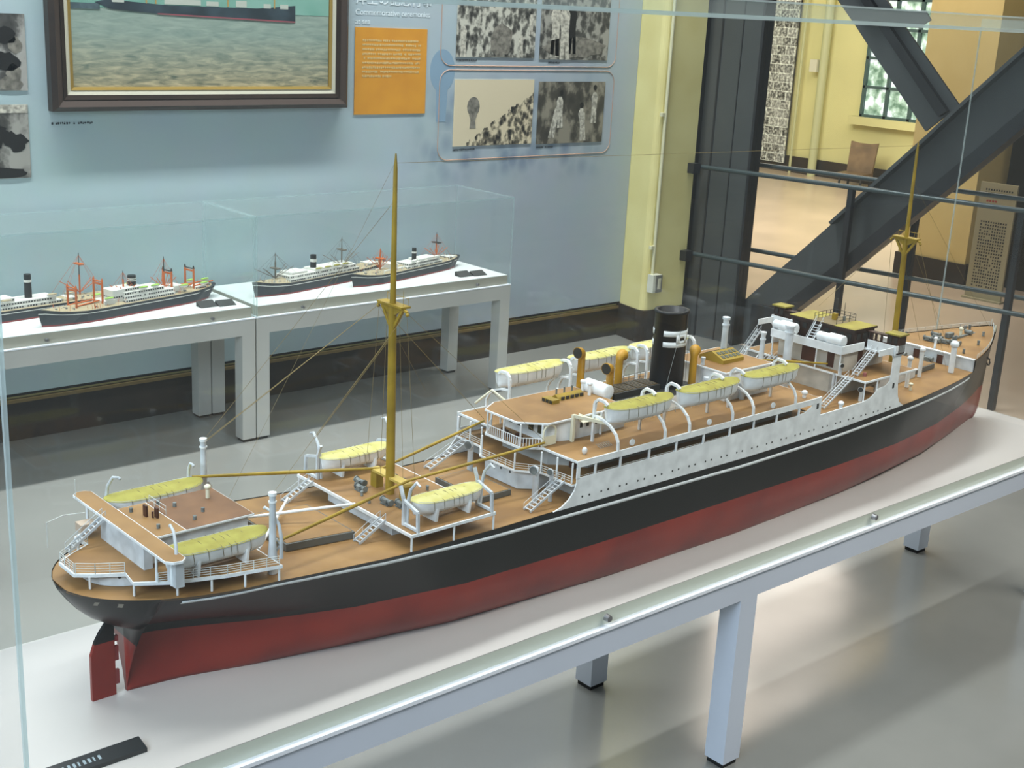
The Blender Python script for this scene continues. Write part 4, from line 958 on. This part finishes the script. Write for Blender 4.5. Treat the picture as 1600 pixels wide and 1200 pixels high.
def winch(x, y, z):
    w = MB(); w.box(x-.008, x+.008, y-.012, y+.012, z, z+.003); w.tube([(x, y-.014, z+.008), (x, y+.014, z+.008)], .005, 10); w.tube([(x, y-.016, z+.008), (x, y-.013, z+.008)], .007, 10); w.tube([(x, y+.013, z+.008), (x, y+.016, z+.008)], .007, 10); w.box(x-.008, x-.002, y-.006, y+.006, z, z+.012)
    w.build('winch', STEEL, ship)
for x, y in ((.545, .045), (.545, -.045), (.56, -.075), (.565, .075), (.64, .04)): winch(x, y, MZ)
for x, y in ((.52, -.02), (.53, .02), (.66, -.03), (.65, -.075), (.62, .09)): MB().tube([(x, y, MZ), (x, y, MZ+.009)], .003, 8).ball((x, y, MZ+.010), .004, .004, .002, 8, 4).build('bollard', STEEL, ship)
def mast(x, z0, zp, zt_, r0, rake=0):
    m_ = MB().tube([(x, 0, z0), (x+rake*(zp-z0), 0, zp)], [r0, r0*.82], 16).build('lower_mast', OCHRE, ship)
    xt = x+rake*(zp-z0)
    MB().tube([(xt, 0, zp-.01), (xt+rake*.5*(zt_-zp), 0, zt_-.03), (xt+rake*.5*(zt_-zp), 0, zt_)], [r0*.66, r0*.42, r0*.15], 12).build('topmast', OCHRE, m_)
    w = MB(); w.box(xt-.010, xt+.014, -.040, .040, zp, zp+.004)
    for sg in (-1, 1): w.bar((xt, sg*.005, zp-.045), (xt, sg*.036, zp), .006, .006); w.bar((xt, sg*.028, zp+.001), (xt, sg*.048, zp-.006), .005, .004); w.ball((xt, sg*.048, zp-.010), .004, .004, .004, 8, 5)
    w.prismx([(-.038, zp), (.038, zp), (.010, zp-.018), (-.010, zp-.018)], xt-.003, xt+.003); w.build('crosstree', OCHRE, m_)
    w = MB()
    for y in (-.034, -.018, .018, .034): w.tube([(xt+.012, y, zp+.004), (xt+.012, y, zp+.020)], .0006, 4)
    w.tube([(xt+.012, -.034, zp+.018), (xt+.012, .034, zp+.018)], .0006, 4); w.tube([(xt, -.034, zp), (xt, -.034, zp+.034)], .0005, 4); w.build('crosstree_railing', OCHRE, m_)
    return xt
xa = mast(.586, MZ, .652, .948, .0098, -.012)
xf = mast(2.43, .245, .640, .916, .0092, -.035)
def line(pts, r=.0007, m=RIG): MB().tube(pts, r*.8, 4, False).build('rigging_line', m, ship)
Z = .645
for dy in (0, .004):
    line([(xa, .045, Z), (.25, .160+dy, .380)]); line([(xa, -.01+dy, .60), (.500, .150+dy, .345)])
line([(xa, .0, .86), (.25, .160, .386)], .0005); line([(xa, -.045, Z), (.210, -.160, .388)], .0005)
line([(xa, .046, Z), (.905, .082, .336)]); line([(xa, .046, Z-.002), (.80, .165, .40)], .0005); line([(xa, -.046, Z), (.930, -.092, .330)], .0005)
for y, x in ((.045, .56), (.018, .575), (-.022, .60), (-.046, .61)): line([(xa, y, Z), (x, y*1.1, .293)], .0006)
line([(xa-.002, 0, .93), (xf+.01, 0, .905)], .0005); line([(xa-.004, 0, .93), (.215, 0, .33)], .0004)
line([(xf, .046, .63), (2.58, .13, .30)], .0006); line([(xf, -.046, .63), (2.52, -.13, .26)], .0006); line([(xf, .046, .63), (2.20, .12, .44)], .0006); line([(xf, 0, .80), (2.98, 0, .31)], .0006); line([(xf, .02, .63), (2.66, .05, .29)], .0006); line([(xf, -.02, .63), (2.66, -.05, .29)], .0006)
line([(1.415, -.035, .50), (1.30, -.095, .36)], .0006, STEEL)

# ---------------- promenade block: decks at .262, .314, .3675
Z1, Z2, Z3 = .264, .314, .3675
# white shell plating with the long window opening
for sg in (-1, 1):
    P = [(.862, .2165), (.885, .222), (.905, .234), (.921, .252), (.926, .268), (.926, .278), (1.3, .2785), (1.69, .2825), (1.725, .286), (1.752, .297), (1.760, .316), (1.79, .318), (1.792, .268), (1.98, .2715), (2.012, .276), (2.033, .286), (2.045, .297), (2.082, .300), (2.098, .309), (2.102, .325), (2.102, .372), (2.096, .382), (2.082, .388), (2.030, .388), (2.030, .404), (2.138, .404), (2.140, .30), (2.148, .262), (2.160, .242), (2.182, .2285), (1.9, .216), (1.5, .212), (1.2, .2135)]
    w = MB(); w.prismy(P, sg*.1985, sg*.2015) if sg > 0 else w.prismy(P, -.2015, -.1985); w.build('shell_plating', WHITE, ship)
k = 0; x = .945
while x < 2.12:
    for d in (0, .021):
        z = .2315+.004*abs(x-1.5); MB().disc((x+d, -.2018, z), (0, 1, 0), .0024, .0008, 8).build('porthole', DARK, ship)
    x += .0575
for sg in (-1, 1):
    for x in (1.775, 2.118): MB().box(x-.004, x+.004, sg*.2018-.0005, sg*.2018+.0005, .288, .302).build('slot', DARK, ship)
    for x in (.981, 1.058, 1.150, 1.240, 1.335, 1.430, 1.520, 1.610, 1.700): MB().box(x-.0022, x+.0022, sg*.1995-.0018, sg*.1995+.0018, .276, Z2-.004).build('promenade_post', WHITE, ship)
    MB().box(.926, .934, sg*.1995-.002, sg*.1995+.002, .276, Z2).build('promenade_post', WHITE, ship)
    w = MB(); w.box(.926, 1.79, sg*.2005-.0015, sg*.2005+.0015, Z2-.012, Z2+.0025); w.build('boat_deck_fascia', WHITE, ship)
    w = MB(); w.rail([(.935, sg*.196, Z1), (1.75, sg*.196, Z1)], .0155, 1, .0005, .03); w.build('promenade_railing', PALERIG, ship)
# first level: promenade deck slab (visible aft as the low octagon)
oct1 = [(.875, -.058), (.915, -.104), (.917, -.197), (1.79, -.197), (1.79, .197), (.917, .197), (.915, .104), (.875, .058)]
MB().prism(oct1, Z1-.004, Z1).build('promenade_deck', WHITE, ship); MB().prism(inset(oct1, .003), Z1-.001, Z1+.0006).build('promenade_planking', DECK, ship)
MB().prism([(.890, -.055), (.922, -.082), (1.0, -.082), (1.0, .082), (.922, .082), (.890, .055)], lambda p: zmain(p[0]), lambda p: Z1-.004).build('lower_house', GREYW, ship)
for y in (.03, 0, -.03): MB().disc((.8895, y, .248), (1, 0, 0), .0028, .001, 8).build('porthole', DARK, ship)
MB().box(.965, 2.10, -.196, .196, .2165, Z1-.004).build('hull_house', mat('inner_grey', (176, 180, 180), .6), ship)
# second level walls
MB().prism([(.958, -.075), (.985, -.095), (1.02, -.140), (1.74, -.150), (1.74, .150), (1.02, .140), (.985, .095), (.958, .075)], Z1, Z2-.004).build('promenade_house', mat('inner_grey', (1, 1, 1)), ship)
MB().box(.988, 1.001, -.130, -.112, Z1+.001, Z2-.008).build('door', MAROON, ship)
# boat deck
oct2 = [(.888, -.058), (.928, -.088), (.930, -.200), (1.79, -.200), (1.79, .200), (.930, .200), (.928, .088), (.888, .058)]
MB().prism(oct2, Z2-.005, Z2).build('boat_deck', WHITE, ship); MB().prism(inset(oct2, .003), Z2-.001, Z2+.0006).build('boat_deck_planking', DECK, ship)
posts([(.879, .055), (.879, -.055), (.916, -.100), (.916, .100), (.922, -.190), (.922, .190), (.920, -.145), (.920, .145)], lambda x: Z1, Z2-.004, 'veranda_post')
w = MB(); w.rail([(.922, .19, Z1), (.917, .104, Z1), (.878, .056, Z1), (.878, -.056, Z1), (.917, -.104, Z1), (.922, -.19, Z1)], .015, 3, .0006, .025); w.build('veranda_railing', PALERIG, ship)
# veranda level (boat deck to roof)
posts([(.892, .055), (.892, 0), (.892, -.055), (.929, -.084), (.929, .084), (.96, .088)], lambda x: Z2, Z3-.004, 'veranda_post')
w = MB()
for a, b in (((.892, .055), (.892, -.055)), ((.892, -.055), (.929, -.084)), ((.892, .055), (.929, .084))):
    A_, B_ = Vector(a+(Z2,)), Vector(b+(Z2,)); n_ = int((B_-A_).length/.0065)
    for i in range(n_+1):
        q = A_.lerp(B_, i/n_); w.tube([q, q+Vector((0, 0, .019))], .0010, 4)
    w.tube([A_+Vector((0, 0, .019)), B_+Vector((0, 0, .019))], .0010, 4)
w.build('veranda_balustrade', WHITE, ship)
vh = MB().prism([(.955, -.068), (1.01, -.086), (1.185, -.086), (1.185, .086), (1.01, .086), (.955, .068)], Z2, Z3-.004).build('veranda_house', WHITE, ship)
for x in (1.045, 1.065, 1.090, 1.14): MB().box(x-.004, x+.004, -.0868, -.0859, .338, .350).build('window', DARK, vh)
for x in (.955,): 
    for y in (-.05, -.02, .02, .05): MB().box(.9542, .9552, y-.008, y+.008, .330, .355).build('window', mat('window_olive', (70, 66, 44), .4), vh)
MB().add([(1.035, -.086, .358), (1.10, -.086, .358), (1.10, -.101, .353), (1.035, -.101, .353), (1.035, -.086, .3605), (1.10, -.086, .3605), (1.10, -.101, .3545), (1.035, -.101, .3545)], [(3,2,1,0),(4,5,6,7),(0,1,5,4),(1,2,6,5),(2,3,7,6),(3,0,4,7)]).build('awning', CREAM, vh)
w = MB(); w.tube([(.93, -.087, Z2+.002), (.93, -.087, .350), (.936, -.087, .358), (.948, -.087, .362), (.960, -.087, .358), (.966, -.087, .350), (.966, -.087, Z2+.002)], .0022, 6); w.box(.931, .965, -.0885, -.0855, Z2+.002, .336); w.build('entrance_arch', CREAM, ship)
for x in (.35, .52): pass
for i in range(6): MB().box(.91+.006*(i % 3), .918+.006*(i % 3), -.045+.016*i, -.037+.016*i, Z2, Z2+.010).build('deck_chair', MAROON, ship)
oct3 = [(.888, -.045), (.938, -.090), (1.175, -.090), (1.19, -.075), (1.19, .075), (1.175, .090), (.94, .122), (.940, .090), (.896, .082)]
oct3 = [(.888, -.045), (.938, -.092), (1.05, -.092), (1.185, -.088), (1.185, .088), (1.05, .092), (.938, .092), (.888, .062)]
MB().prism(oct3, Z3-.004, Z3).build('veranda_roof', WHITE, ship); MB().prism(inset(oct3, .003), Z3-.001, Z3+.0006).build('veranda_roof_planking', DECK, ship)
posts([(1.10, -.094), (1.14, .094)], lambda x: Z2, Z3, 'veranda_post', WHITE, .003)
# small skylights on the veranda roof
sk = MB().box(1.040, 1.062, .004, .040, Z3, Z3+.009).build('roof_skylight', OCHRE, ship)
for y in (.010, .022, .034): MB().box(1.0388, 1.0402, y-.004, y+.004, Z3+.001, Z3+.008).build('skylight_pane', DARK, sk)
sk = MB().prismy([(1.072, Z3), (1.150, Z3), (1.150, Z3+.008), (1.072, Z3+.008)], .022, .034).build('roof_skylight', OCHRE, ship)
MB().prismx([(.014, Z3), (.042, Z3), (.036, Z3+.008), (.028, Z3+.013), (.020, Z3+.008)], 1.070, 1.152).build('skylight_ridge', OCHRE, sk)
for i in range(5): MB().box(1.078+i*.015, 1.087+i*.015, .0135, .016, Z3+.002, Z3+.009).build('skylight_pane', DARK, sk)
for x in (1.085, 1.11, 1.135): MB().tube([(x, .040, Z3+.006), (x, .040, Z3+.022)], .0022, 8).build('roof_vent', STEEL, ship)
mushroom(1.165, .012, Z3, Z3+.028, .0040); mushroom(1.175, .045, Z3, Z3+.024, .0040)
# casing and gratings between veranda and funnel
MB().box(1.185, 1.50, -.062, .075, Z2, .350).build('boiler_casing', WHITE, ship)
ca = MB().box(1.188, 1.498, -.060, .073, .350, .3515).build('casing_top', DARK, ship)
gr = MB(); gr.prism([(1.225, -.012), (1.385, -.012), (1.385, .050), (1.225, .050)], .3515, .366); gr = gr.build('boiler_grating', DARK, ship)
for i in range(4):
    x = 1.231+i*.0395; g2 = MB().box(x, x+.032, -.006, .044, .366, .3675).build('grating_panel', mat('grating_brown', (92, 76, 48), .6), gr)
    w = MB()
    for j in range(4): w.box(x+.002+j*.0075, x+.005+j*.0075, -.004, .042, .3675, .3682)
    w.build('grating_bars', DARK, g2)
w = MB(); w.rail([(1.30, .070, .3515), (1.42, .070, .3515)], .022, 2, .0006, .02); w.build('casing_railing', STEEL, ship)
# tank
tk = MB(); tk.tube([(1.195, -.020, .378), (1.195, .050, .378)], .018, 18); tk = tk.build('storage_tank', WHITE, ship)
w = MB(); w.ball((1.195, -.020, .378), .018, .004, .018, 16, 8); w.ball((1.195, .050, .378), .018, .004, .018, 16, 8); w.build('tank_end', WHITE, tk)
w = MB()
for y in (-.010, .040):
    for sx in (-1, 1): w.bar((1.195+sx*.012, y, .351), (1.195+sx*.008, y, .366), .003, .003)
w.build('tank_cradle', DARK, tk)
# ochre ventilators
cowl(1.195, .074, .350, .456, .0094, BUFF, 190); cowl(1.207, -.010, .350, .436, .0094, BUFF, 190); cowl(1.300, .050, .350, .436, .0098, BUFF, 20); cowl(1.494, -.018, Z2, .436, .0098, BUFF, 35)
# funnel
fx, fy, fr = 1.430, .010, .0395
w = MB(); NF = 32
def fring(z, r): return [(fx+r*1.12*math.cos(2*PI*i/NF), fy+r*math.sin(2*PI*i/NF), z) for i in range(NF)]
zs = [(.350, fr*1.0), (.535, fr*.97), (.537, fr*1.03), (.543, fr*1.03), (.543, fr*.84), (.50, fr*.84)]
vs = []
for z, r_ in zs: vs += fring(z, r_)
fs = [(k_*NF+i, k_*NF+(i+1) % NF, (k_+1)*NF+(i+1) % NF, (k_+1)*NF+i) for k_ in range(len(zs)-1) for i in range(NF)]+[tuple((len(zs)-1)*NF+i for i in range(NF))]
w.add(vs, fs, True); fun = w.build('funnel', BLACK, ship)
def fpatch(mb, a0, a1, z0, z1, out=.0008, n_=12):
    vs = []
    for i in range(n_+1):
        a = math.radians(a0+(a1-a0)*i/n_); rz_ = fr*.985+out
        for z in (z0, z1):
            for r_ in (rz_, rz_-.0012): vs.append((fx+r_*1.12*math.cos(a), fy+r_*math.sin(a), z))
    fs = []
    for i in range(n_):
        a = i*4; b_ = a+4; fs += [(a, b_, b_+2, a+2), (a+1, a+3, b_+3, b_+1), (a+2, b_+2, b_+3, a+3), (a, a+1, b_+1, b_)]
    mb.add(vs, fs, True)
for cdeg, nm in ((270, 'starboard'), (90, 'port')):
    w = MB(); fpatch(w, cdeg-68, cdeg+68, .483, .4965); fpatch(w, cdeg-68, cdeg+68, .4565, .4695); fpatch(w, cdeg-24, cdeg-10, .465, .488); fpatch(w, cdeg+10, cdeg+24, .465, .488); fpatch(w, cdeg-12, cdeg+12, .480, .488); fpatch(w, cdeg-12, cdeg+12, .465, .4725); w.build('funnel_mark', WHITE, fun)
w = MB()
for y in (-.006, .006): w.tube([(fx+fr*1.10*math.cos(math.radians(300))+y, fy+fr*math.sin(math.radians(300))-.002, .36), (fx+fr*1.10*math.cos(math.radians(300))+y, fy+fr*math.sin(math.radians(300))-.002, .54)], .0006, 4)
w.build('funnel_ladder', DARK, fun)
# davits: gravity type with curved skids
def skid(x, sg):
    w = MB(); P = [(.199, Z2), (.198, Z2+.020), (.190, Z2+.036), (.172, Z2+.050), (.150, Z2+.058), (.120, Z2+.062)]
    for a, b in zip(P, P[1:]): w.bar((x, sg*a[0], a[1]), (x, sg*b[0], b[1]), .0055, .0045)
    w.bar((x, sg*.120, Z2), (x, sg*.120, Z2+.088), .006, .005)
    Q = [(.120, Z2+.070), (.122, Z2+.092), (.132, Z2+.101), (.150, Z2+.100), (.160, Z2+.094)]
    for a, b in zip(Q, Q[1:]): w.bar((x, sg*a[0], a[1]), (x, sg*b[0], b[1]), .0060, .0060)
    return w.build('gravity_davit', WHITE, ship)
for x in (1.048, 1.200, 1.283, 1.437, 1.515, 1.682): skid(x, -1)
for x in (1.012, 1.208, 1.247, 1.443, 1.478, 1.66): skid(x, 1)
w = MB(); w.bar((1.048, -.13, Z2+.05), (1.02, -.10, Z2+.062), .006, .005); w.bar((1.01, -.095, Z2), (1.01, -.095, Z2+.062), .007, .007); w.bar((1.01, -.095, Z2+.06), (1.06, -.16, Z2+.05), .005, .007); w.build('davit_strut', CREAM, ship)
w = MB(); w.tube([(1.012, .12, Z2+.03), (.985, .15, Z2+.06), (.97, .19, Z2+.02)], .003, 6); w.build('davit_strut', CREAM, ship)
for x in (1.10, 1.36, 1.60): MB().disc((x, -.192, Z2+.010), (0, 1, 0), .0075, .003, 14).build('lifebuoy', WHITE, ship)
MB().ball((.975, -.17, Z2+.008), .006, .006, .009, 8, 6).build('deck_vent', WHITE, ship)
w = MB()
for i in range(7): w.tube([(1.03+i*.006, -.165, Z2+.001), (1.03+i*.006, -.150, Z2+.007)], .0008, 4)
w.build('winch', STEEL, ship)
w = MB(); w.rail([(1.20, -.075, Z2), (1.49, -.075, Z2)], .014, 2, .0005, .03); w.build('casing_railing', PALERIG, ship)
# fore part of the boat deck: skylight house
MB().box(1.545, 1.715, -.086, .086, Z2, .386).build('engine_house', WHITE, ship); MB().box(1.535, 1.722, -.090, .090, .386, .390).build('engine_house_roof', WHITE, ship); MB().box(1.538, 1.719, -.087, .087, .3896, .3906).build('roof_planking', DECK, ship)
sk = MB().prismx([(-.034, .3906), (.044, .3906), (.044, .400), (.005, .416), (-.034, .400)], 1.590, 1.672).build('engine_skylight', mat('skylight_ochre', (156, 130, 42), .5), ship)
for i in range(5):
    x = 1.598+i*.0148
    for sy_ in (-1, 1):
        y0, z0, y1, z1 = (-.030, .4022, .000, .4146) if sy_ < 0 else (.040, .4022, .010, .4146)
        for t0, t1 in ((.1, .42), (.58, .9)):
            a = (y0+(y1-y0)*t0, z0+(z1-z0)*t0); b = (y0+(y1-y0)*t1, z0+(z1-z0)*t1)
            MB().add([(x, a[0], a[1]+.0008), (x+.010, a[0], a[1]+.0008), (x+.010, b[0], b[1]+.0008), (x, b[0], b[1]+.0008), (x, a[0], a[1]-.001), (x+.010, a[0], a[1]-.001), (x+.010, b[0], b[1]-.001), (x, b[0], b[1]-.001)], [(0,1,2,3),(7,6,5,4),(0,4,5,1),(1,5,6,2),(2,6,7,3),(3,7,4,0)]).build('skylight_pane', mat('pane_grey', (92, 96, 84), .3), sk)
for x, y, z0, z1, r_ in ((1.655, .02, .390, .488, .0085), (1.79, 0, Z1, .436, .0070), (1.905, 0, Z1, .440, .0120), (1.545, -.006, Z2, .404, .0050), (1.50, -.06, Z2, .372, .007), (1.60, -.095, Z2, .348, .007)):
    v = MB().tube([(x, y, z0), (x, y, z1)], [r_, r_*.9], 12).build('deck_ventilator', GREYW, ship)
    MB().tube([(x, y, z1), (x, y, z1+.006)], r_*1.18, 12).tube([(x, y, z1-.016), (x, y, z1-.012)], r_*1.18, 12).build('ventilator_cap', GREYW, v)
# well between the blocks
MB().box(1.79, 2.60, -.196, -.1965, .27, .2701); 
boom((1.72, -.03, .385), (1.985, -.075, .345), .0032)
mushroom(1.750, -.175, Z2, Z2+.014, .005); cowl(2.0, -.180, .250, .300, .005, WHITE, 200); mushroom(1.90, -.188, .25, .278, .005)
MB().box(1.80, 2.10, -.190, .190, .2640, .2650).build('well_deck', DECK, ship)

# ---------------- forward bridge block
PB1 = .325
MB().prism([(2.02, -.110), (2.20, -.110), (2.20, .110), (2.02, .110), (1.995, .080), (1.995, -.080)], .2650, PB1-.004).build('bridge_lower_house', mat('house_panels', (196, 190, 178), .6, var=.06, scale=30), ship)
MB().box(1.985, 2.225, -.200, .200, PB1-.005, PB1).build('bridge_platform', WHITE, ship); MB().box(1.988, 2.222, -.197, .197, PB1-.001, PB1+.0006).build('bridge_platform_planking', DECK, ship)
posts([(1.987, -.197), (2.045, -.197), (1.987, .197), (2.045, .197), (1.990, -.105), (1.990, .105)], lambda x: .265, PB1-.004)
bh = MB().box(2.01, 2.20, -.108, .108, PB1, .384).build('bridge_house', MATS['house_panels'], ship)
for y0, y1 in ((-.018, .028), (-.078, -.056)): MB().box(2.0085, 2.0102, y0, y1, PB1+.006, .378).build('door', MAROON, bh)
MB().box(2.075, 2.095, -.1095, -.1078, PB1+.002, .376).build('door', MAROON, bh)
posts([(1.987, -.112), (1.987, -.035), (1.987, .112)], lambda x: PB1, .384)
# bridge deck with solid bulwark (white band)
MB().prism([(1.982, -.115), (2.09, -.115), (2.10, -.205), (2.15, -.205), (2.20, -.115), (2.20, .115), (2.15, .205), (2.10, .205), (2.09, .115), (1.982, .115)], .380, .384).build('bridge_deck', WHITE, ship)
w = MB(); w.box(1.980, 1.983, -.117, .117, .380, .402)
for sg in (-1, 1):
    w.box(1.983, 2.085, sg*.1165-.0015, sg*.1165+.0015, .380, .402); w.box(2.097, 2.100, min(sg*.118, sg*.207), max(sg*.118, sg*.207), .384, .408)
    w.box(2.100, 2.145, sg*.2065-.0015, sg*.2065+.0015, .388, .408)
w.build('bridge_bulwark', WHITE, ship)
def tank(y0, y1, r_, x=2.005, z=.412):
    t_ = MB(); t_.tube([(x, y0, z), (x, y1, z)], r_, 16); t_.ball((x, y0, z), r_, .004, r_, 16, 8); t_.ball((x, y1, z), r_, .004, r_, 16, 8); t_.build('ballast_tank', WHITE, ship)
tank(.048, .095, .0165, 1.998); tank(.098, .118, .0125, 1.998); tank(-.108, -.066, .0165, 1.998); tank(-.062, -.030, .0130, 1.998)
wh = MB().box(2.055, 2.150, -.102, .102, .384, .430).build('wheelhouse', mat('wheelhouse_wood', (56, 36, 28), .5, var=.25, scale=40), ship)
for i in range(8): MB().box(2.0535, 2.0552, -.094+i*.0245, -.080+i*.0245, .406, .422).build('window', DARK, wh)
for i in range(3): MB().box(2.068+i*.027, 2.084+i*.027, -.1035, -.1018, .406, .422).build('window', DARK, wh)
MB().box(2.045, 2.155, -.108, .108, .431, .436).build('wheelhouse_eave', MATS['wheelhouse_wood'], ship)
for y0, y1, m_ in ((-.107, -.040, ROOFY), (-.040, .036, mat('roof_walkway', (118, 102, 70), .6)), (.036, .107, ROOFY)): MB().box(2.046, 2.154, y0, y1, .436, .4372).build('roof_panel', m_, ship)
w = MB(); w.rail([(2.150, -.038, .437), (2.150, .034, .437), (2.06, .034, .437)], .018, 2, .0006, .018); w.rail([(2.06, -.038, .437), (2.150, -.038, .437)], .018, 2, .0006, .03); w.tube([(2.15, .0, .437), (2.15, 0, .480)], .0008, 5); w.build('compass_platform_railing', DARK, ship)
MB().box(2.10, 2.112, -.006, .006, .437, .455).build('binnacle', OCHRE, ship); MB().tube([(2.12, -.022, .437), (2.12, -.022, .449)], .004, 8).build('binnacle', STEEL, ship)
ladder((1.995, .000, .386), (2.052, .010, .437), .020, 8)
for sg in (-1, 1):
    cb = MB().box(2.108, 2.140, min(sg*.170, sg*.208), max(sg*.170, sg*.208), .384, .434).build('bridge_wing_cab', MATS['wheelhouse_wood'], ship)
    MB().box(2.103, 2.145, min(sg*.165, sg*.213), max(sg*.165, sg*.213), .434, .438).build('cab_roof', ROOFY, cb)
    for y in (.180, .197): MB().box(2.1065, 2.1082, sg*y-.005, sg*y+.005, .412, .428).build('window', DARK, cb)
    w = MB(); w.box(2.108, 2.112, min(sg*.105, sg*.170), max(sg*.105, sg*.170), .384, .408)
    for y in (.118, .135, .152): w.box(2.108, 2.112, sg*y-.003, sg*y+.003, .408, .426)
    w.box(2.106, 2.125, min(sg*.105, sg*.170), max(sg*.105, sg*.170), .426, .429); w.build('bridge_wing_screen', MATS['wheelhouse_wood'], ship)
ladder((1.845, -.165, .268), (1.990, -.150, .328), .016, 14); ladder((2.005, -.150, .328), (2.085, -.150, .386), .016, 10); ladder((1.87, .10, .268), (1.988, .10, .328), .016, 10); ladder((1.88, .172, .268), (1.99, .165, .386), .014, 12)
posts([(1.985, -.100)], lambda x: .2650, PB1, 'deck_post', GREYW, .004)
cowl(1.985, -.118, PB1, PB1+.028, .004, GREYW, 240)
MB().tube([(2.03, -.165, PB1), (2.03, -.165, PB1+.01)], .005, 8).build('bollard', mat('faded_red', (150, 90, 84), .6), ship)
# ---------------- forward well deck and forecastle
hatch(2.26, 2.37, .075, .014); hatch(2.455, 2.555, .07, .014)
w = MB(); w.box(2.225, 2.43, -.082, -.078, .232, .262); w.build('well_screen', GREYW, ship); MB().box(2.222, 2.44, -.084, -.076, .262, .265).build('well_screen_cap', WHITE, ship)
for x, y, z1, r_ in ((2.330, -.118, .318, .0058), (2.440, -.090, .322, .0058), (2.555, -.125, .330, .0085)):
    v = MB().tube([(x, y, zmain(x)), (x, y, z1)], r_, 10).ball((x, y, z1+.003), r_*1.55, r_*1.55, r_*1.4, 12, 8).build('ball_ventilator', WHITE, ship)
mushroom(2.315, -.140, zmain(2.3), zmain(2.3)+.018, .004, CREAM); mushroom(2.63, -.02, .285, .318, .004); 
for x, y in ((2.40, .06), (2.60, -.02), (2.58, .06), (2.42, -.04)): winch(x, y, zmain(x)+.002)
FZ = .2935
for x, y in ((2.70, .02), (2.715, -.005), (2.70, .045), (2.73, .03), (2.725, -.035), (2.76, .055)): winch(x, y, ztop(x))
for x in (2.735, 2.75): MB().tube([(x, -.02, ztop(x)), (x, -.02, ztop(x)+.022)], .004, 8).build('windlass', STEEL, ship)
w = MB(); w.box(2.77, 2.90, -.004, .004, ztop(2.8), ztop(2.8)+.006); w.box(2.77, 2.80, .015, .03, ztop(2.8), ztop(2.8)+.014); w.tube([(2.86, -.012, .304), (2.86, .012, .304)], .007, 8); w.build('anchor_chain_gear', STEEL, ship)
mushroom(2.83, .010, ztop(2.83), ztop(2.83)+.022, .0045, CREAM)
for x, y in ((2.66, .12), (2.69, .118), (2.9, .035), (2.92, .03), (2.66, -.10), (2.78, -.08), (2.88, -.04)): MB().tube([(x, y, ztop(x)), (x, y, ztop(x)+.012)], .004, 8).ball((x, y, ztop(x)+.012), .005, .005, .0025, 8, 4).build('bollard', STEEL, ship)
w = MB(); xs = [2.64+.03*i for i in range(13)]
for sg in (-1, 1): w.rail([(x, sg*max(.002, BD(x)-.004), ztop(x)) for x in xs], .013, 3, .0005, .03)
w.build('forecastle_railing', PALERIG, ship)
for sg in (-1, 1):
    x = 2.90; b = hb(x, .225); w = MB(); w.tube([(x, sg*(b-.002), .23), (x+.004, sg*(b+.008), .222)], .003, 6); w.tube([(x-.008, sg*(b+.008), .212), (x-.004, sg*(b+.010), .205), (x+.004, sg*(b+.010), .203), (x+.012, sg*(b+.008), .212)], .0022, 6); w.tube([(x+.004, sg*(b+.009), .225), (x+.004, sg*(b+.010), .204)], .002, 6); w.build('anchor', DARK, ship)
for x in (2.96, 2.975): MB().tube([(x, -BD(x)-.002, .300), (x, -BD(x)-.002, .318)], .002, 6).build('bow_fairlead', CREAM, ship)
w = MB(); w.tube([(3.0, 0, .305), (3.0, 0, .33)], .0012, 6); w.build('jackstaff', PALERIG, ship)
# vents standing before the veranda
for x, y, z1, r_ in ((.872, -.132, .290, .0070), (.900, -.150, .285, .0050), (.868, .080, .285, .0070)): cowl(x, y, zmain(x), z1, r_, GREYW, 200, 'ventilator', STEEL, 1.2)
ladder((.820, -.165, .218), (.915, -.165, .266), .020, 10); ladder((.80, .150, .218), (.915, .150, .266), .020, 10)
